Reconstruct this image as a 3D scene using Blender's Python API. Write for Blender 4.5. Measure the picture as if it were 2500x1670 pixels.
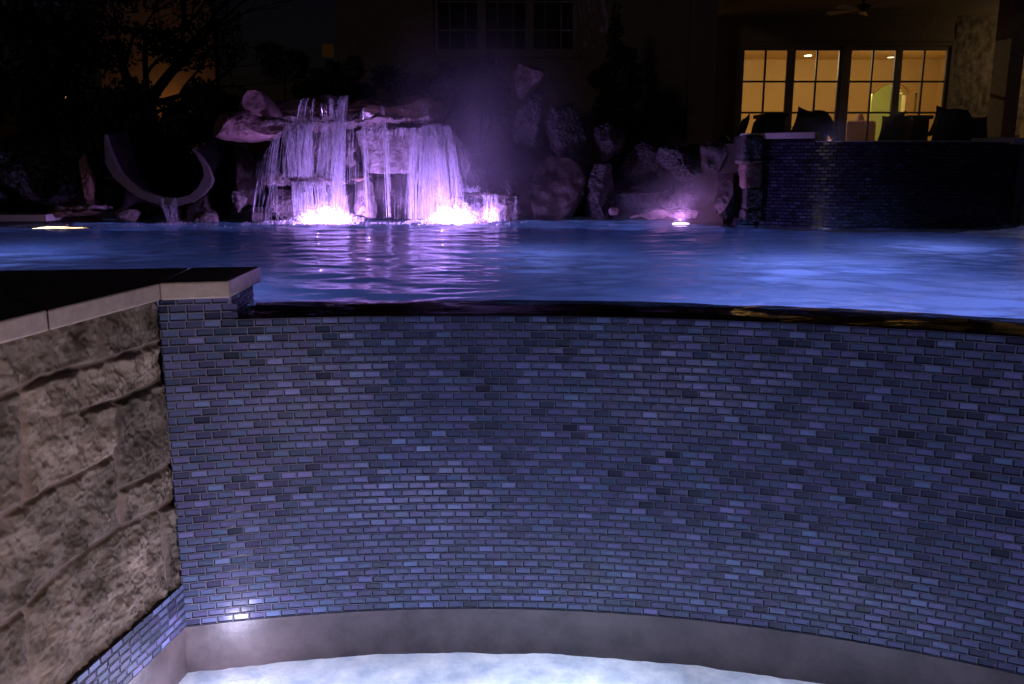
import bpy, bmesh, math, random
import numpy as np
from mathutils import Vector, noise
R = math.radians
for o in list(bpy.data.objects): bpy.data.objects.remove(o, do_unlink=True)
SC = bpy.context.scene
COL = SC.collection

# ---------------------------------------------------------------- camera
F = 2100.0; PITCH = R(11.7); EYE = .483
cam = bpy.data.cameras.new('camera'); cam.sensor_width = 36; cam.lens = F/2500*36
cam.clip_start = .02; cam.clip_end = 400
co = bpy.data.objects.new('camera', cam); COL.objects.link(co)
co.location = (0, 0, EYE); co.rotation_euler = (R(90)-PITCH, 0, 0)
SC.camera = co
# ---------------------------------------------------------------- night sky
world = bpy.data.worlds.new('World'); SC.world = world; world.use_nodes = True
wn = world.node_tree; bgn = wn.nodes['Background']
sky = wn.nodes.new('ShaderNodeTexSky'); sky.sky_type = 'NISHITA'; sky.sun_disc = False
sky.sun_elevation = R(1.0); sky.sun_rotation = R(200)
tint = wn.nodes.new('ShaderNodeMix'); tint.data_type = 'RGBA'; tint.blend_type = 'MULTIPLY'
tint.inputs['Factor'].default_value = 1; tint.inputs['B'].default_value = (.45, .42, 1, 1)
wn.links.new(sky.outputs[0], tint.inputs['A']); wn.links.new(tint.outputs['Result'], bgn.inputs[0])
bgn.inputs[1].default_value = .0035
# faint warm fill from behind the camera, added to lift the house walls
sl = bpy.data.lights.new('warm_fill', 'SUN'); sl.energy = .035; sl.angle = R(4); sl.color = (1, .78, .68)
so = bpy.data.objects.new('warm_fill', sl); COL.objects.link(so); so.rotation_euler = (R(82), 0, R(-25))
# ---------------------------------------------------------------- exposure
SC.view_settings.view_transform = 'Standard'; SC.view_settings.look = 'None'
SC.view_settings.exposure = 0; SC.view_settings.gamma = 1
SC.cycles.use_denoising = True
SC.cycles.max_bounces = 10; SC.cycles.transparent_max_bounces = 24
SC.cycles.volume_bounces = 1; SC.cycles.sample_clamp_indirect = 4
SC.cycles.caustics_refractive = False; SC.cycles.caustics_reflective = False
SC.cycles.volume_step_rate = 2; SC.cycles.volume_max_steps = 96

# ---------------------------------------------------------------- helpers
def ray(px, py):
    a = (px-1250)/F; b = (835-py)/F
    return Vector((a, math.cos(PITCH)+b*math.sin(PITCH), -math.sin(PITCH)+b*math.cos(PITCH)))
def at(px, py, Y):
    d = ray(px, py); return Vector((0, 0, EYE))+d*(Y/d.y)
def onz(px, py, z):
    d = ray(px, py); return Vector((0, 0, EYE))+d*((z-EYE)/d.z)

def tag(o, label=None, cat=None, group=None, kind=None):
    if label: o['label'] = label
    if cat: o['category'] = cat
    if group: o['group'] = group
    if kind: o['kind'] = kind
    return o
def link(o, parent=None):
    COL.objects.link(o)
    if parent is not None: o.parent = parent
    return o
def empty(name, loc=(0, 0, 0), rz=0):
    o = bpy.data.objects.new(name, None); o.location = loc; o.rotation_euler = (0, 0, rz)
    return link(o)
def pyobj(name, V, Fc, m, parent=None, smooth=False, tone=None, local=False):
    """mesh object; V world coordinates unless local"""
    V = np.asarray(V, dtype=np.float32).reshape(-1, 3)
    if parent is not None and not local:
        Lp = np.zeros(3, dtype=np.float32); q = parent
        while q is not None: Lp += np.array(q.location[:], dtype=np.float32); q = q.parent
        V = V-Lp
        a = -parent.rotation_euler.z
        if a: V = V @ np.array([[math.cos(a), math.sin(a), 0], [-math.sin(a), math.cos(a), 0], [0, 0, 1]], dtype=np.float32)
    me = bpy.data.meshes.new(name)
    if isinstance(Fc, np.ndarray):
        n, k = Fc.shape
        me.vertices.add(len(V)); me.vertices.foreach_set('co', V.ravel())
        me.loops.add(n*k); me.loops.foreach_set('vertex_index', Fc.ravel().astype(np.int32))
        me.polygons.add(n); me.polygons.foreach_set('loop_start', np.arange(0, n*k, k, dtype=np.int32))
        me.update(calc_edges=True); me.validate()
    else:
        me.from_pydata([tuple(v) for v in V], [], Fc)
    me.polygons.foreach_set('use_smooth', [bool(smooth)]*len(me.polygons))
    if tone is not None:
        ca = me.color_attributes.new('tone', 'FLOAT_COLOR', 'CORNER')
        t = np.asarray(tone, dtype=np.float32)
        k = len(ca.data)//len(t)
        if t.shape[1] == 3: t = np.c_[t, np.ones(len(t))]
        ca.data.foreach_set('color', np.repeat(t, k, axis=0).astype(np.float32).ravel())
    if m is not None: me.materials.append(m)
    return link(bpy.data.objects.new(name, me), parent)

class MB:
    """collects shapes into one mesh"""
    def __init__(s): s.V = []; s.F = []
    def add(s, V, Fc):
        n = len(s.V); s.V += [tuple(v) for v in V]; s.F += [tuple(i+n for i in f) for f in Fc]
    def box(s, x0, x1, y0, y1, z0, z1):
        s.add([(x, y, z) for z in (z0, z1) for x, y in ((x0, y0), (x1, y0), (x1, y1), (x0, y1))],
              [(3, 2, 1, 0), (4, 5, 6, 7), (0, 1, 5, 4), (1, 2, 6, 5), (2, 3, 7, 6), (3, 0, 4, 7)])
    def prism(s, poly, z0, z1):
        n = len(poly)
        s.add([(x, y, z0) for x, y in poly]+[(x, y, z1) for x, y in poly],
              [tuple(range(n))[::-1], tuple(range(n, 2*n))]+[(i, (i+1) % n, n+(i+1) % n, n+i) for i in range(n)])
    def tube(s, pts, rad, k=6, cap=True):
        pts = [Vector(p) for p in pts]; n = len(pts)
        if not isinstance(rad, (list, tuple)): rad = [rad]*n
        V = []
        for i, p in enumerate(pts):
            d = (pts[min(i+1, n-1)]-pts[max(i-1, 0)])
            if d.length < 1e-9: d = Vector((0, 0, 1))
            d.normalize()
            u = d.cross(Vector((0, 0, 1))) if abs(d.z) < .9 else d.cross(Vector((0, 1, 0)))
            u.normalize(); w = d.cross(u)
            for j in range(k):
                a = 2*math.pi*j/k
                V.append(p+(u*math.cos(a)+w*math.sin(a))*rad[i])
        Fc = [(i*k+j, i*k+(j+1) % k, (i+1)*k+(j+1) % k, (i+1)*k+j) for i in range(n-1) for j in range(k)]
        if cap: Fc += [tuple(range(k))[::-1], tuple(range((n-1)*k, n*k))]
        s.add(V, Fc)
    def ico(s, c, r, sub=1):
        b = bmesh.new(); bmesh.ops.create_icosphere(b, subdivisions=sub, radius=1)
        r = r if isinstance(r, (tuple, list)) else (r, r, r)
        s.add([(c[0]+v.co.x*r[0], c[1]+v.co.y*r[1], c[2]+v.co.z*r[2]) for v in b.verts], [tuple(v.index for v in f.verts) for f in b.faces]); b.free()
    def build(s, name, m, parent=None, smooth=False, bevel=0, local=False):
        o = pyobj(name, s.V, s.F, m, parent, smooth, local=local)
        if bevel:
            md = o.modifiers.new('bevel', 'BEVEL'); md.width = bevel; md.segments = 2; md.limit_method = 'ANGLE'
        return o

# ---------------------------------------------------------------- materials
def mat(name, col=(.5, .5, .5), rough=.6, spec=.5, metal=0, **kw):
    m = bpy.data.materials.new(name); m.use_nodes = True
    b = m.node_tree.nodes['Principled BSDF']
    b.inputs['Base Color'].default_value = (*col, 1); b.inputs['Roughness'].default_value = rough
    b.inputs['Specular IOR Level'].default_value = spec; b.inputs['Metallic'].default_value = metal
    return m
def nd(m, t, **kw):
    n = m.node_tree.nodes.new(t)
    for k, v in kw.items(): setattr(n, k, v)
    return n
def lk(m, a, b): m.node_tree.links.new(a, b)
def noisy(m, c0, c1, scale=8, detail=8, bump=.3, bdist=.01, bscale=None, stretch=None, pits=0):
    b = m.node_tree.nodes['Principled BSDF']
    tc = nd(m, 'ShaderNodeTexCoord'); src = tc.outputs['Object']
    if stretch:
        mp = nd(m, 'ShaderNodeMapping'); mp.inputs['Scale'].default_value = stretch; lk(m, src, mp.inputs[0]); src = mp.outputs[0]
    n = nd(m, 'ShaderNodeTexNoise'); n.inputs['Scale'].default_value = scale; n.inputs['Detail'].default_value = detail; n.inputs['Roughness'].default_value = .65
    lk(m, src, n.inputs['Vector'])
    r = nd(m, 'ShaderNodeValToRGB'); r.color_ramp.elements[0].position = .35; r.color_ramp.elements[1].position = .68
    r.color_ramp.elements[0].color = (*c0, 1); r.color_ramp.elements[1].color = (*c1, 1)
    lk(m, n.outputs['Fac'], r.inputs[0]); lk(m, r.outputs[0], b.inputs['Base Color'])
    n2 = nd(m, 'ShaderNodeTexNoise'); n2.inputs['Scale'].default_value = bscale or scale*4; n2.inputs['Detail'].default_value = 10; n2.inputs['Roughness'].default_value = .7
    lk(m, src, n2.inputs['Vector'])
    h = n2.outputs['Fac']
    if pits:
        v = nd(m, 'ShaderNodeTexVoronoi'); v.inputs['Scale'].default_value = pits; lk(m, src, v.inputs['Vector'])
        ma = nd(m, 'ShaderNodeMath', operation='MULTIPLY_ADD'); lk(m, v.outputs['Distance'], ma.inputs[0]); ma.inputs[1].default_value = .8; lk(m, h, ma.inputs[2]); h = ma.outputs[0]
    bp = nd(m, 'ShaderNodeBump'); bp.inputs['Strength'].default_value = bump; bp.inputs['Distance'].default_value = bdist
    lk(m, h, bp.inputs['Height']); lk(m, bp.outputs[0], b.inputs['Normal'])
    return m

def tile_mat(name):
    m = mat(name, rough=.22, spec=.6); b = m.node_tree.nodes['Principled BSDF']
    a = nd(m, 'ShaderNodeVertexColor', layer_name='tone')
    tc = nd(m, 'ShaderNodeTexCoord'); mp = nd(m, 'ShaderNodeMapping'); mp.inputs['Scale'].default_value = (14, 14, 260)
    lk(m, tc.outputs['Object'], mp.inputs[0])
    n = nd(m, 'ShaderNodeTexNoise'); n.inputs['Scale'].default_value = 1.6; n.inputs['Detail'].default_value = 4
    lk(m, mp.outputs[0], n.inputs['Vector'])
    mr = nd(m, 'ShaderNodeMapRange'); mr.inputs['From Min'].default_value = .3; mr.inputs['From Max'].default_value = .7
    mr.inputs['To Min'].default_value = .78; mr.inputs['To Max'].default_value = 1.25
    lk(m, n.outputs['Fac'], mr.inputs['Value'])
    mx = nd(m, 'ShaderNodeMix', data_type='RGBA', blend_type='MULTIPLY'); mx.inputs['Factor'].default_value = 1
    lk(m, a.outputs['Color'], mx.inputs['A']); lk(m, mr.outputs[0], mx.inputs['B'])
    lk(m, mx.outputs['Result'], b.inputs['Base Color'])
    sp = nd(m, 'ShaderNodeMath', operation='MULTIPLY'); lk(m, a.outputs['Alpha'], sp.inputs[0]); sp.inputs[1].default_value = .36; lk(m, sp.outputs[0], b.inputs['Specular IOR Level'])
    n3 = nd(m, 'ShaderNodeTexNoise'); n3.inputs['Scale'].default_value = 25; n3.inputs['Detail'].default_value = 3
    lk(m, tc.outputs['Object'], n3.inputs['Vector'])
    bp = nd(m, 'ShaderNodeBump'); bp.inputs['Strength'].default_value = .06; bp.inputs['Distance'].default_value = .002
    lk(m, n3.outputs['Fac'], bp.inputs['Height']); lk(m, bp.outputs[0], b.inputs['Normal'])
    return m
M = {}
M['tile'] = tile_mat('glass_mosaic')
M['tile_band'] = tile_mat('glass_mosaic_band'); M['tile_band'].node_tree.nodes['Principled BSDF'].inputs['Roughness'].default_value = .6
M['edge'] = noisy(mat('edge_tile', rough=.1, spec=.6), (.012, .012, .02), (.03, .03, .045), 20, bump=.1, bdist=.002)
M['plaster'] = noisy(mat('plaster', rough=.35), (.062, .045, .046), (.15, .112, .112), 7, bump=.25, bdist=.006)
M['pool_plaster'] = noisy(mat('pool_plaster', rough=.7), (.18, .28, .5), (.36, .46, .7), 1.1, 5, bump=.2, bdist=.02)
M['coping'] = noisy(mat('coping_stone', rough=.5), (.36, .28, .24), (.5, .4, .35), 25, bump=.25, bdist=.002)
M['spa_coping'] = noisy(mat('spa_coping_stone', rough=.4), (.5, .48, .46), (.62, .6, .58), 25, bump=.2, bdist=.002)
M['limestone'] = noisy(mat('limestone', rough=.75, spec=.3), (.10, .075, .055), (.33, .28, .23), 9, 12, bump=.8, bdist=.008, bscale=60)
M['block'] = noisy(mat('limestone_block', rough=.8, spec=.25), (.11, .08, .052), (.50, .395, .31), 6, 12, bump=.9, bdist=.008, bscale=55)
def _mortar(m):
    b = m.node_tree.nodes['Principled BSDF']; src = b.inputs['Base Color'].links[0].from_socket
    a = nd(m, 'ShaderNodeVertexColor', layer_name='tone'); mx = nd(m, 'ShaderNodeMix', data_type='RGBA')
    mx.inputs['A'].default_value = (.24, .18, .15, 1); sx = nd(m, 'ShaderNodeSeparateColor'); lk(m, a.outputs['Color'], sx.inputs[0])
    tm = nd(m, 'ShaderNodeVectorMath', operation='SCALE'); lk(m, src, tm.inputs[0]); lk(m, sx.outputs[1], tm.inputs['Scale'])
    lk(m, tm.outputs[0], mx.inputs['B']); lk(m, sx.outputs[0], mx.inputs['Factor'])
    lk(m, mx.outputs['Result'], b.inputs['Base Color'])
_mortar(M['block'])
M['rock'] = noisy(mat('wet_rock', rough=.42), (.10, .075, .07), (.30, .24, .23), 6, 10, bump=.9, bdist=.02, bscale=22, pits=26)
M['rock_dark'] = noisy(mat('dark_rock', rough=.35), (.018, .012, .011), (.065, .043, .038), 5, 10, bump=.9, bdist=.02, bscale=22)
M['rock_mid'] = noisy(mat('mid_rock', rough=.5), (.014, .013, .014), (.08, .072, .077), 14, 12, bump=1.0, bdist=.02, bscale=30, pits=30)
M['rock_pink'] = noisy(mat('pinkish_rock', rough=.7), (.16, .09, .09), (.3, .19, .18), 7, 8, bump=.6, bdist=.01, bscale=30)
M['rock_pale'] = noisy(mat('pale_rock', rough=.6), (.16, .12, .12), (.46, .40, .40), 12, 12, bump=1.0, bdist=.02, bscale=30, pits=32)
M['rock_brown'] = noisy(mat('brown_rock', rough=.7), (.16, .09, .06), (.3, .19, .14), 5, 8, bump=.6, bdist=.02)
M['deck'] = noisy(mat('deck', rough=.7), (.12, .11, .1), (.2, .18, .16), 4)
M['soil'] = noisy(mat('soil', rough=.95), (.015, .012, .01), (.04, .03, .02), 3)
M['stucco'] = noisy(mat('stucco', rough=.9), (.20, .15, .11), (.27, .21, .16), 12, bump=.4, bdist=.004)
M['stucco_far'] = noisy(mat('far_stucco', rough=.9), (.42, .26, .15), (.5, .32, .2), 3, bump=.3)
M['trim'] = mat('trim_paint', (.20, .15, .12), .5)
M['window_trim'] = mat('window_trim', (.2, .17, .18), .5)
M['muntin'] = mat('muntin', (.02, .014, .01), .5)
M['room'] = mat('room_paint', (.60, .43, .19), .8)
M['room_light'] = mat('cabinet_paint', (.72, .72, .30), .7)
M['wicker'] = noisy(mat('wicker', rough=.7), (.012, .01, .012), (.03, .026, .03), 60, bump=.6, bdist=.004)
M['cushion'] = noisy(mat('cushion', rough=.9), (.03, .028, .035), (.05, .045, .05), 40, bump=.3, bdist=.002)
M['sofa'] = mat('sofa_fabric', (.4, .3, .28), .9)
M['metal_dark'] = mat('dark_metal', (.05, .04, .035), .4, metal=.7)
M['slide'] = noisy(mat('slide_gelcoat', rough=.6), (.05, .042, .038), (.066, .054, .05), 14, bump=.15, bdist=.003)
M['slide_in'] = noisy(mat('slide_trough', rough=1, spec=.05), (.006, .006, .006), (.012, .01, .01), 8, bump=.1)
M['bark'] = noisy(mat('bark', rough=.9), (.015, .012, .01), (.05, .04, .03), 20, bump=1)
M['leaf'] = noisy(mat('leaf', rough=.6), (.03, .035, .02), (.085, .08, .045), 3, bump=0)
M['leaf_pale'] = noisy(mat('pale_leaf', rough=.7), (.09, .08, .1), (.2, .18, .2), 6, bump=0)
M['white_metal'] = mat('fan_paint', (.45, .38, .3), .5)

def glow(name, col, e):
    m = bpy.data.materials.new(name); m.use_nodes = True; nt = m.node_tree; nt.nodes.clear()
    em = nt.nodes.new('ShaderNodeEmission'); em.inputs[0].default_value = (*col, 1); em.inputs[1].default_value = e
    o = nt.nodes.new('ShaderNodeOutputMaterial'); nt.links.new(em.outputs[0], o.inputs[0]); return m

def water_mat(name, rough=.02, tintc=(.85, .93, 1)):
    m = bpy.data.materials.new(name); m.use_nodes = True; nt = m.node_tree; nt.nodes.clear()
    g = nt.nodes.new('ShaderNodeBsdfGlossy'); g.inputs['Roughness'].default_value = rough; g.inputs['Color'].default_value = (1, 1, 1, 1)
    t = nt.nodes.new('ShaderNodeBsdfRefraction'); t.inputs['Roughness'].default_value = 0; t.inputs['IOR'].default_value = 1.33
    t.inputs['Color'].default_value = (*tintc, 1)
    fr = nt.nodes.new('ShaderNodeFresnel'); fr.inputs['IOR'].default_value = 1.33
    mx = nt.nodes.new('ShaderNodeMixShader'); o = nt.nodes.new('ShaderNodeOutputMaterial')
    tc = nt.nodes.new('ShaderNodeTexCoord'); mp = nt.nodes.new('ShaderNodeMapping'); mp.inputs['Scale'].default_value = (4, 9, 4)
    n = nt.nodes.new('ShaderNodeTexNoise'); n.inputs['Scale'].default_value = 3.5; n.inputs['Detail'].default_value = 3
    bp = nt.nodes.new('ShaderNodeBump'); bp.inputs['Strength'].default_value = .12; bp.inputs['Distance'].default_value = .01
    L = nt.links.new
    L(tc.outputs['Object'], mp.inputs[0]); L(mp.outputs[0], n.inputs['Vector']); L(n.outputs['Fac'], bp.inputs['Height'])
    for q in (g, t, fr): L(bp.outputs[0], q.inputs['Normal'])
    L(fr.outputs[0], mx.inputs[0]); L(t.outputs[0], mx.inputs[1]); L(g.outputs[0], mx.inputs[2]); L(mx.outputs[0], o.inputs[0])
    return m
M['water'] = water_mat('pool_water')
def strand_mat(name, alpha=.55):
    m = bpy.data.materials.new(name); m.use_nodes = True; nt = m.node_tree; nt.nodes.clear()
    L = nt.links.new
    d = nt.nodes.new('ShaderNodeBsdfDiffuse'); d.inputs[0].default_value = (.9, .9, .95, 1)
    t = nt.nodes.new('ShaderNodeBsdfTranslucent'); t.inputs[0].default_value = (.9, .9, .95, 1)
    a = nt.nodes.new('ShaderNodeMixShader'); a.inputs[0].default_value = .5; L(d.outputs[0], a.inputs[1]); L(t.outputs[0], a.inputs[2])
    g = nt.nodes.new('ShaderNodeBsdfGlossy'); g.inputs['Roughness'].default_value = .25
    b = nt.nodes.new('ShaderNodeMixShader'); b.inputs[0].default_value = .12; L(a.outputs[0], b.inputs[1]); L(g.outputs[0], b.inputs[2])
    tr = nt.nodes.new('ShaderNodeBsdfTransparent')
    c = nt.nodes.new('ShaderNodeMixShader'); L(tr.outputs[0], c.inputs[1]); L(b.outputs[0], c.inputs[2])
    tc = nt.nodes.new('ShaderNodeTexCoord'); mp = nt.nodes.new('ShaderNodeMapping'); mp.inputs['Scale'].default_value = (60, 60, 9)
    n = nt.nodes.new('ShaderNodeTexNoise'); n.inputs['Scale'].default_value = 1; n.inputs['Detail'].default_value = 3
    mr = nt.nodes.new('ShaderNodeMapRange'); mr.inputs['From Min'].default_value = .35; mr.inputs['From Max'].default_value = .65
    mr.inputs['To Min'].default_value = alpha*.25; mr.inputs['To Max'].default_value = min(1, alpha*1.5)
    L(tc.outputs['Object'], mp.inputs[0]); L(mp.outputs[0], n.inputs['Vector']); L(n.outputs['Fac'], mr.inputs['Value']); L(mr.outputs[0], c.inputs[0])
    o = nt.nodes.new('ShaderNodeOutputMaterial'); L(c.outputs[0], o.inputs[0]); return m
M['strand'] = strand_mat('falling_water', .6)
M['spray'] = strand_mat('spray', .5)
def sheet_mat(name, lo, hi, sx=70, sz=3):
    m = strand_mat(name, 1); nt = m.node_tree
    for n in nt.nodes:
        if n.type == 'MAPPING': n.inputs['Scale'].default_value = (sx, 8, sz)
        if n.type == 'MAP_RANGE':
            n.inputs['From Min'].default_value = .48; n.inputs['From Max'].default_value = .72
            n.inputs['To Min'].default_value = lo; n.inputs['To Max'].default_value = hi
    return m
M['sheet'] = sheet_mat('water_veil', .0, .6, 45, 2.2)
def pane_mat():
    m = bpy.data.materials.new('window_glass'); m.use_nodes = True; nt = m.node_tree; nt.nodes.clear(); L = nt.links.new
    g = nt.nodes.new('ShaderNodeBsdfGlossy'); g.inputs['Roughness'].default_value = .03
    t = nt.nodes.new('ShaderNodeBsdfTransparent'); fr = nt.nodes.new('ShaderNodeFresnel'); fr.inputs[0].default_value = 1.45
    mx = nt.nodes.new('ShaderNodeMixShader'); o = nt.nodes.new('ShaderNodeOutputMaterial')
    L(fr.outputs[0], mx.inputs[0]); L(t.outputs[0], mx.inputs[1]); L(g.outputs[0], mx.inputs[2]); L(mx.outputs[0], o.inputs[0]); return m
M['pane'] = pane_mat()
def mist_mat(name, dens, scale, lo=.42, hi=.75, falloff=2.0, aniso=.2):
    """soft-edged patchy vapour inside a unit sphere object"""
    m = bpy.data.materials.new(name); m.use_nodes = True; nt = m.node_tree; nt.nodes.clear(); L = nt.links.new
    tc = nt.nodes.new('ShaderNodeTexCoord')
    ln = nt.nodes.new('ShaderNodeVectorMath'); ln.operation = 'LENGTH'; L(tc.outputs['Object'], ln.inputs[0])
    mr = nt.nodes.new('ShaderNodeMapRange'); mr.inputs['From Min'].default_value = 1; mr.inputs['From Max'].default_value = 0
    L(ln.outputs['Value'], mr.inputs['Value'])
    pw = nt.nodes.new('ShaderNodeMath'); pw.operation = 'POWER'; L(mr.outputs[0], pw.inputs[0]); pw.inputs[1].default_value = falloff
    n = nt.nodes.new('ShaderNodeTexNoise'); n.inputs['Scale'].default_value = scale; n.inputs['Detail'].default_value = 3
    L(tc.outputs['Object'], n.inputs['Vector'])
    m2 = nt.nodes.new('ShaderNodeMapRange'); m2.inputs['From Min'].default_value = lo; m2.inputs['From Max'].default_value = hi
    L(n.outputs['Fac'], m2.inputs['Value'])
    mu = nt.nodes.new('ShaderNodeMath'); mu.operation = 'MULTIPLY'; L(pw.outputs[0], mu.inputs[0]); L(m2.outputs[0], mu.inputs[1])
    m3 = nt.nodes.new('ShaderNodeMath'); m3.operation = 'MULTIPLY'; L(mu.outputs[0], m3.inputs[0]); m3.inputs[1].default_value = dens
    v = nt.nodes.new('ShaderNodeVolumePrincipled'); v.inputs['Color'].default_value = (.95, .93, 1, 1); v.inputs['Anisotropy'].default_value = aniso
    L(m3.outputs[0], v.inputs['Density'])
    o = nt.nodes.new('ShaderNodeOutputMaterial'); L(v.outputs[0], o.inputs['Volume']); return m

# ---------------------------------------------------------------- mosaic tiles
TP, TR = .0531, .0265
ZCB_ = -.010+3.05*TR
def tone_rand(rg):
    r = rg.random()
    if r < .035: b = rg.uniform(.15, .3)
    elif r < .25: b = rg.uniform(.32, .55)
    elif r < .90: b = rg.uniform(.55, 1.0)
    else: b = rg.uniform(1.15, 1.6)
    h = rg.uniform(-1, 1)
    return (b*(.120+.019*h), b*(.136-.010*h), b*(.265+.013*h))
def tiles(name, place, s0, s1, z0, z1, parent, seed, skip=None, m='tile', dark=1):
    """rows of bevelled glass tiles over a grout sheet; place(s, z, d) -> point d in front of the wall"""
    rg = random.Random(seed); V = []; Fc = []; T = []
    g = .0036
    nr = int(round((z1-z0)/TR))
    for k in range(nr):
        za = z0+k*TR+g/2; zb = z0+(k+1)*TR-g/2
        off = (.5 if k % 2 else 0)+rg.uniform(-.06, .06)
        if rg.random() < .06: off += .5
        n = int((s1-s0)/TP)+2
        for i in range(-1, n):
            a = s0+(i+off)*TP+g/2; b = a+TP-g
            a = max(a, s0); b = min(b, s1)
            if b-a < .006: continue
            if skip and skip((a+b)/2, (za+zb)/2): continue
            dz = rg.uniform(-.0005, .0005)
            A, B, zA, zB = a, b, za+dz, zb+dz
            i0 = .0036; i1 = .0006
            t1, t2, t0 = rg.gauss(0, .00030), rg.gauss(0, .00026), .0026
            q = len(V)
            V += [place(A, zA, .0012), place(B, zA, .0012), place(B, zB, .0012), place(A, zB, .0012),
                  place(A+i0, zA+i0*1.45, t0-t1-t2), place(B-i1, zA+i0*1.45, t0+t1-t2), place(B-i1, zB-i1, t0+t1+t2), place(A+i0, zB-i1, t0-t1+t2)]
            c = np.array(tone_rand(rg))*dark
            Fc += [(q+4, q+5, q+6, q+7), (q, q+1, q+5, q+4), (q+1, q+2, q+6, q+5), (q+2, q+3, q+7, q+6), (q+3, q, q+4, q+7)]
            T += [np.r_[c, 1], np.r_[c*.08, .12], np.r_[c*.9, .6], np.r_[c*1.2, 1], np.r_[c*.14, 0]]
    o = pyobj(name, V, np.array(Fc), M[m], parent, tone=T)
    return o
def grout_sheet(name, place, s0, s1, z0, z1, m, parent, ns=80, nz=2, d=.0011):
    V = [place(s0+(s1-s0)*i/ns, z0+(z1-z0)*j/nz, d) for j in range(nz+1) for i in range(ns+1)]
    Fc = np.array([(j*(ns+1)+i, j*(ns+1)+i+1, (j+1)*(ns+1)+i+1, (j+1)*(ns+1)+i) for j in range(nz) for i in range(ns)])
    return pyobj(name, V, Fc, m, parent)
M['grout'] = noisy(mat('grout', rough=.6), (.115, .105, .155), (.17, .155, .215), 60, bump=.2, bdist=.001)

# near wall arc (concave towards the viewer)
CX, CY, RF, RB = -.14, -1.02, 3.835, 4.135
def ang(x): return math.asin((x-CX)/RF)
def arc_place(s, z, d):
    a = s/RF; r = RF-d
    return (CX+r*math.sin(a), CY+r*math.cos(a), z)
S0 = RF*ang(-1.12); S1 = RF*ang(2.35); SCOL = RF*ang(-.905)
ZT = -.010; ZB = ZT-40*TR
wall = empty('infinity_edge_wall', (CX, CY+RF, ZB))
tag(wall, 'curved infinity edge wall of small blue glass mosaic tiles in the foreground', 'pool wall')
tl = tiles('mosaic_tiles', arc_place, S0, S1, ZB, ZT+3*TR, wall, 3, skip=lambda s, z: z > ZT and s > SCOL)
grout_sheet('grout', arc_place, S0, S1, ZB, ZT, M['grout'], wall, 90, 2)
grout_sheet('grout', arc_place, S0, SCOL, ZT, ZT+3.2*TR, M['grout'], wall, 10, 1)
# end face of the raised column, facing right over the weir
colx = arc_place(SCOL, 0, 0)
def col_place(s, z, d): return (colx[0]+d+.0015-s*.06, colx[1]+s, z)
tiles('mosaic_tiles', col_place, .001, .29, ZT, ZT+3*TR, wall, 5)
grout_sheet('grout', col_place, 0, .29, ZT-.003, ZT+3.2*TR, M['grout'], wall, 4, 1, d=0)
# core: weir top and pool side
def ringpoly(ra, rb, a0, a1, n=60):
    P = [(CX+ra*math.sin(a0+(a1-a0)*i/n), CY+ra*math.cos(a0+(a1-a0)*i/n)) for i in range(n+1)]
    Q = [(CX+rb*math.sin(a0+(a1-a0)*i/n), CY+rb*math.cos(a0+(a1-a0)*i/n)) for i in range(n+1)]
    return P, Q
def ring_solid(mb, ra, rb, a0, a1, z0, z1, n=60):
    P, Q = ringpoly(ra, rb, a0, a1, n)
    V = [(*p, z) for z in (z0, z1) for p in P]+[(*p, z) for z in (z0, z1) for p in Q]
    k = n+1; Fc = []
    for i in range(n):
        Fc += [(i, i+1, k+i+1, k+i), (k+i, k+i+1, 3*k+i+1, 3*k+i), (2*k+i+1, 2*k+i, 3*k+i, 3*k+i+1), (2*k+i, 2*k+i+1, i+1, i)]
    Fc += [(0, k, 3*k, 2*k), (n, 2*k+n, 3*k+n, k+n)]
    mb.add(V, Fc)
mb = MB(); ring_solid(mb, RF+.0006, RB, S0/RF, S1/RF, ZB, -.0215); mb.build('weir_core', M['edge'], wall)
mb = MB(); ring_solid(mb, RF+.0006, RB-.02, S0/RF, SCOL/RF-.0006, -.0214, ZCB_-.0008, 12); mb.build('column_core', M['edge'], wall)
# weir top tiles (one course laid flat)
mb = MB(); ring_solid(mb, RF+.0015, RF+.11, SCOL/RF, S1/RF, -.0213, -.0190); mb.build('weir_cap', M['edge'], wall)
# plaster under the tiles
mb = MB(); ring_solid(mb, RF-.004, RB, S0/RF-.02, S1/RF, -1.75, ZB-.0005, 90)
o = mb.build('plaster_base', M['plaster'], wall, smooth=False)

# ---------------------------------------------------------------- basin at the foot of the wall
ZW = -1.245
mb = MB(); ring_solid(mb, 2.1, RF-.004, -.42, S1/RF, -1.75, -1.7, 60)
tag(mb.build('basin_floor', M['plaster']), kind='structure')
mb = MB(); ring_solid(mb, 1.95, 2.1, -.42, S1/RF, -1.75, -1.05, 40)
tag(mb.build('basin_wall', M['plaster']), 'low plaster wall on the near side of the lit catch basin', 'wall')
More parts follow.
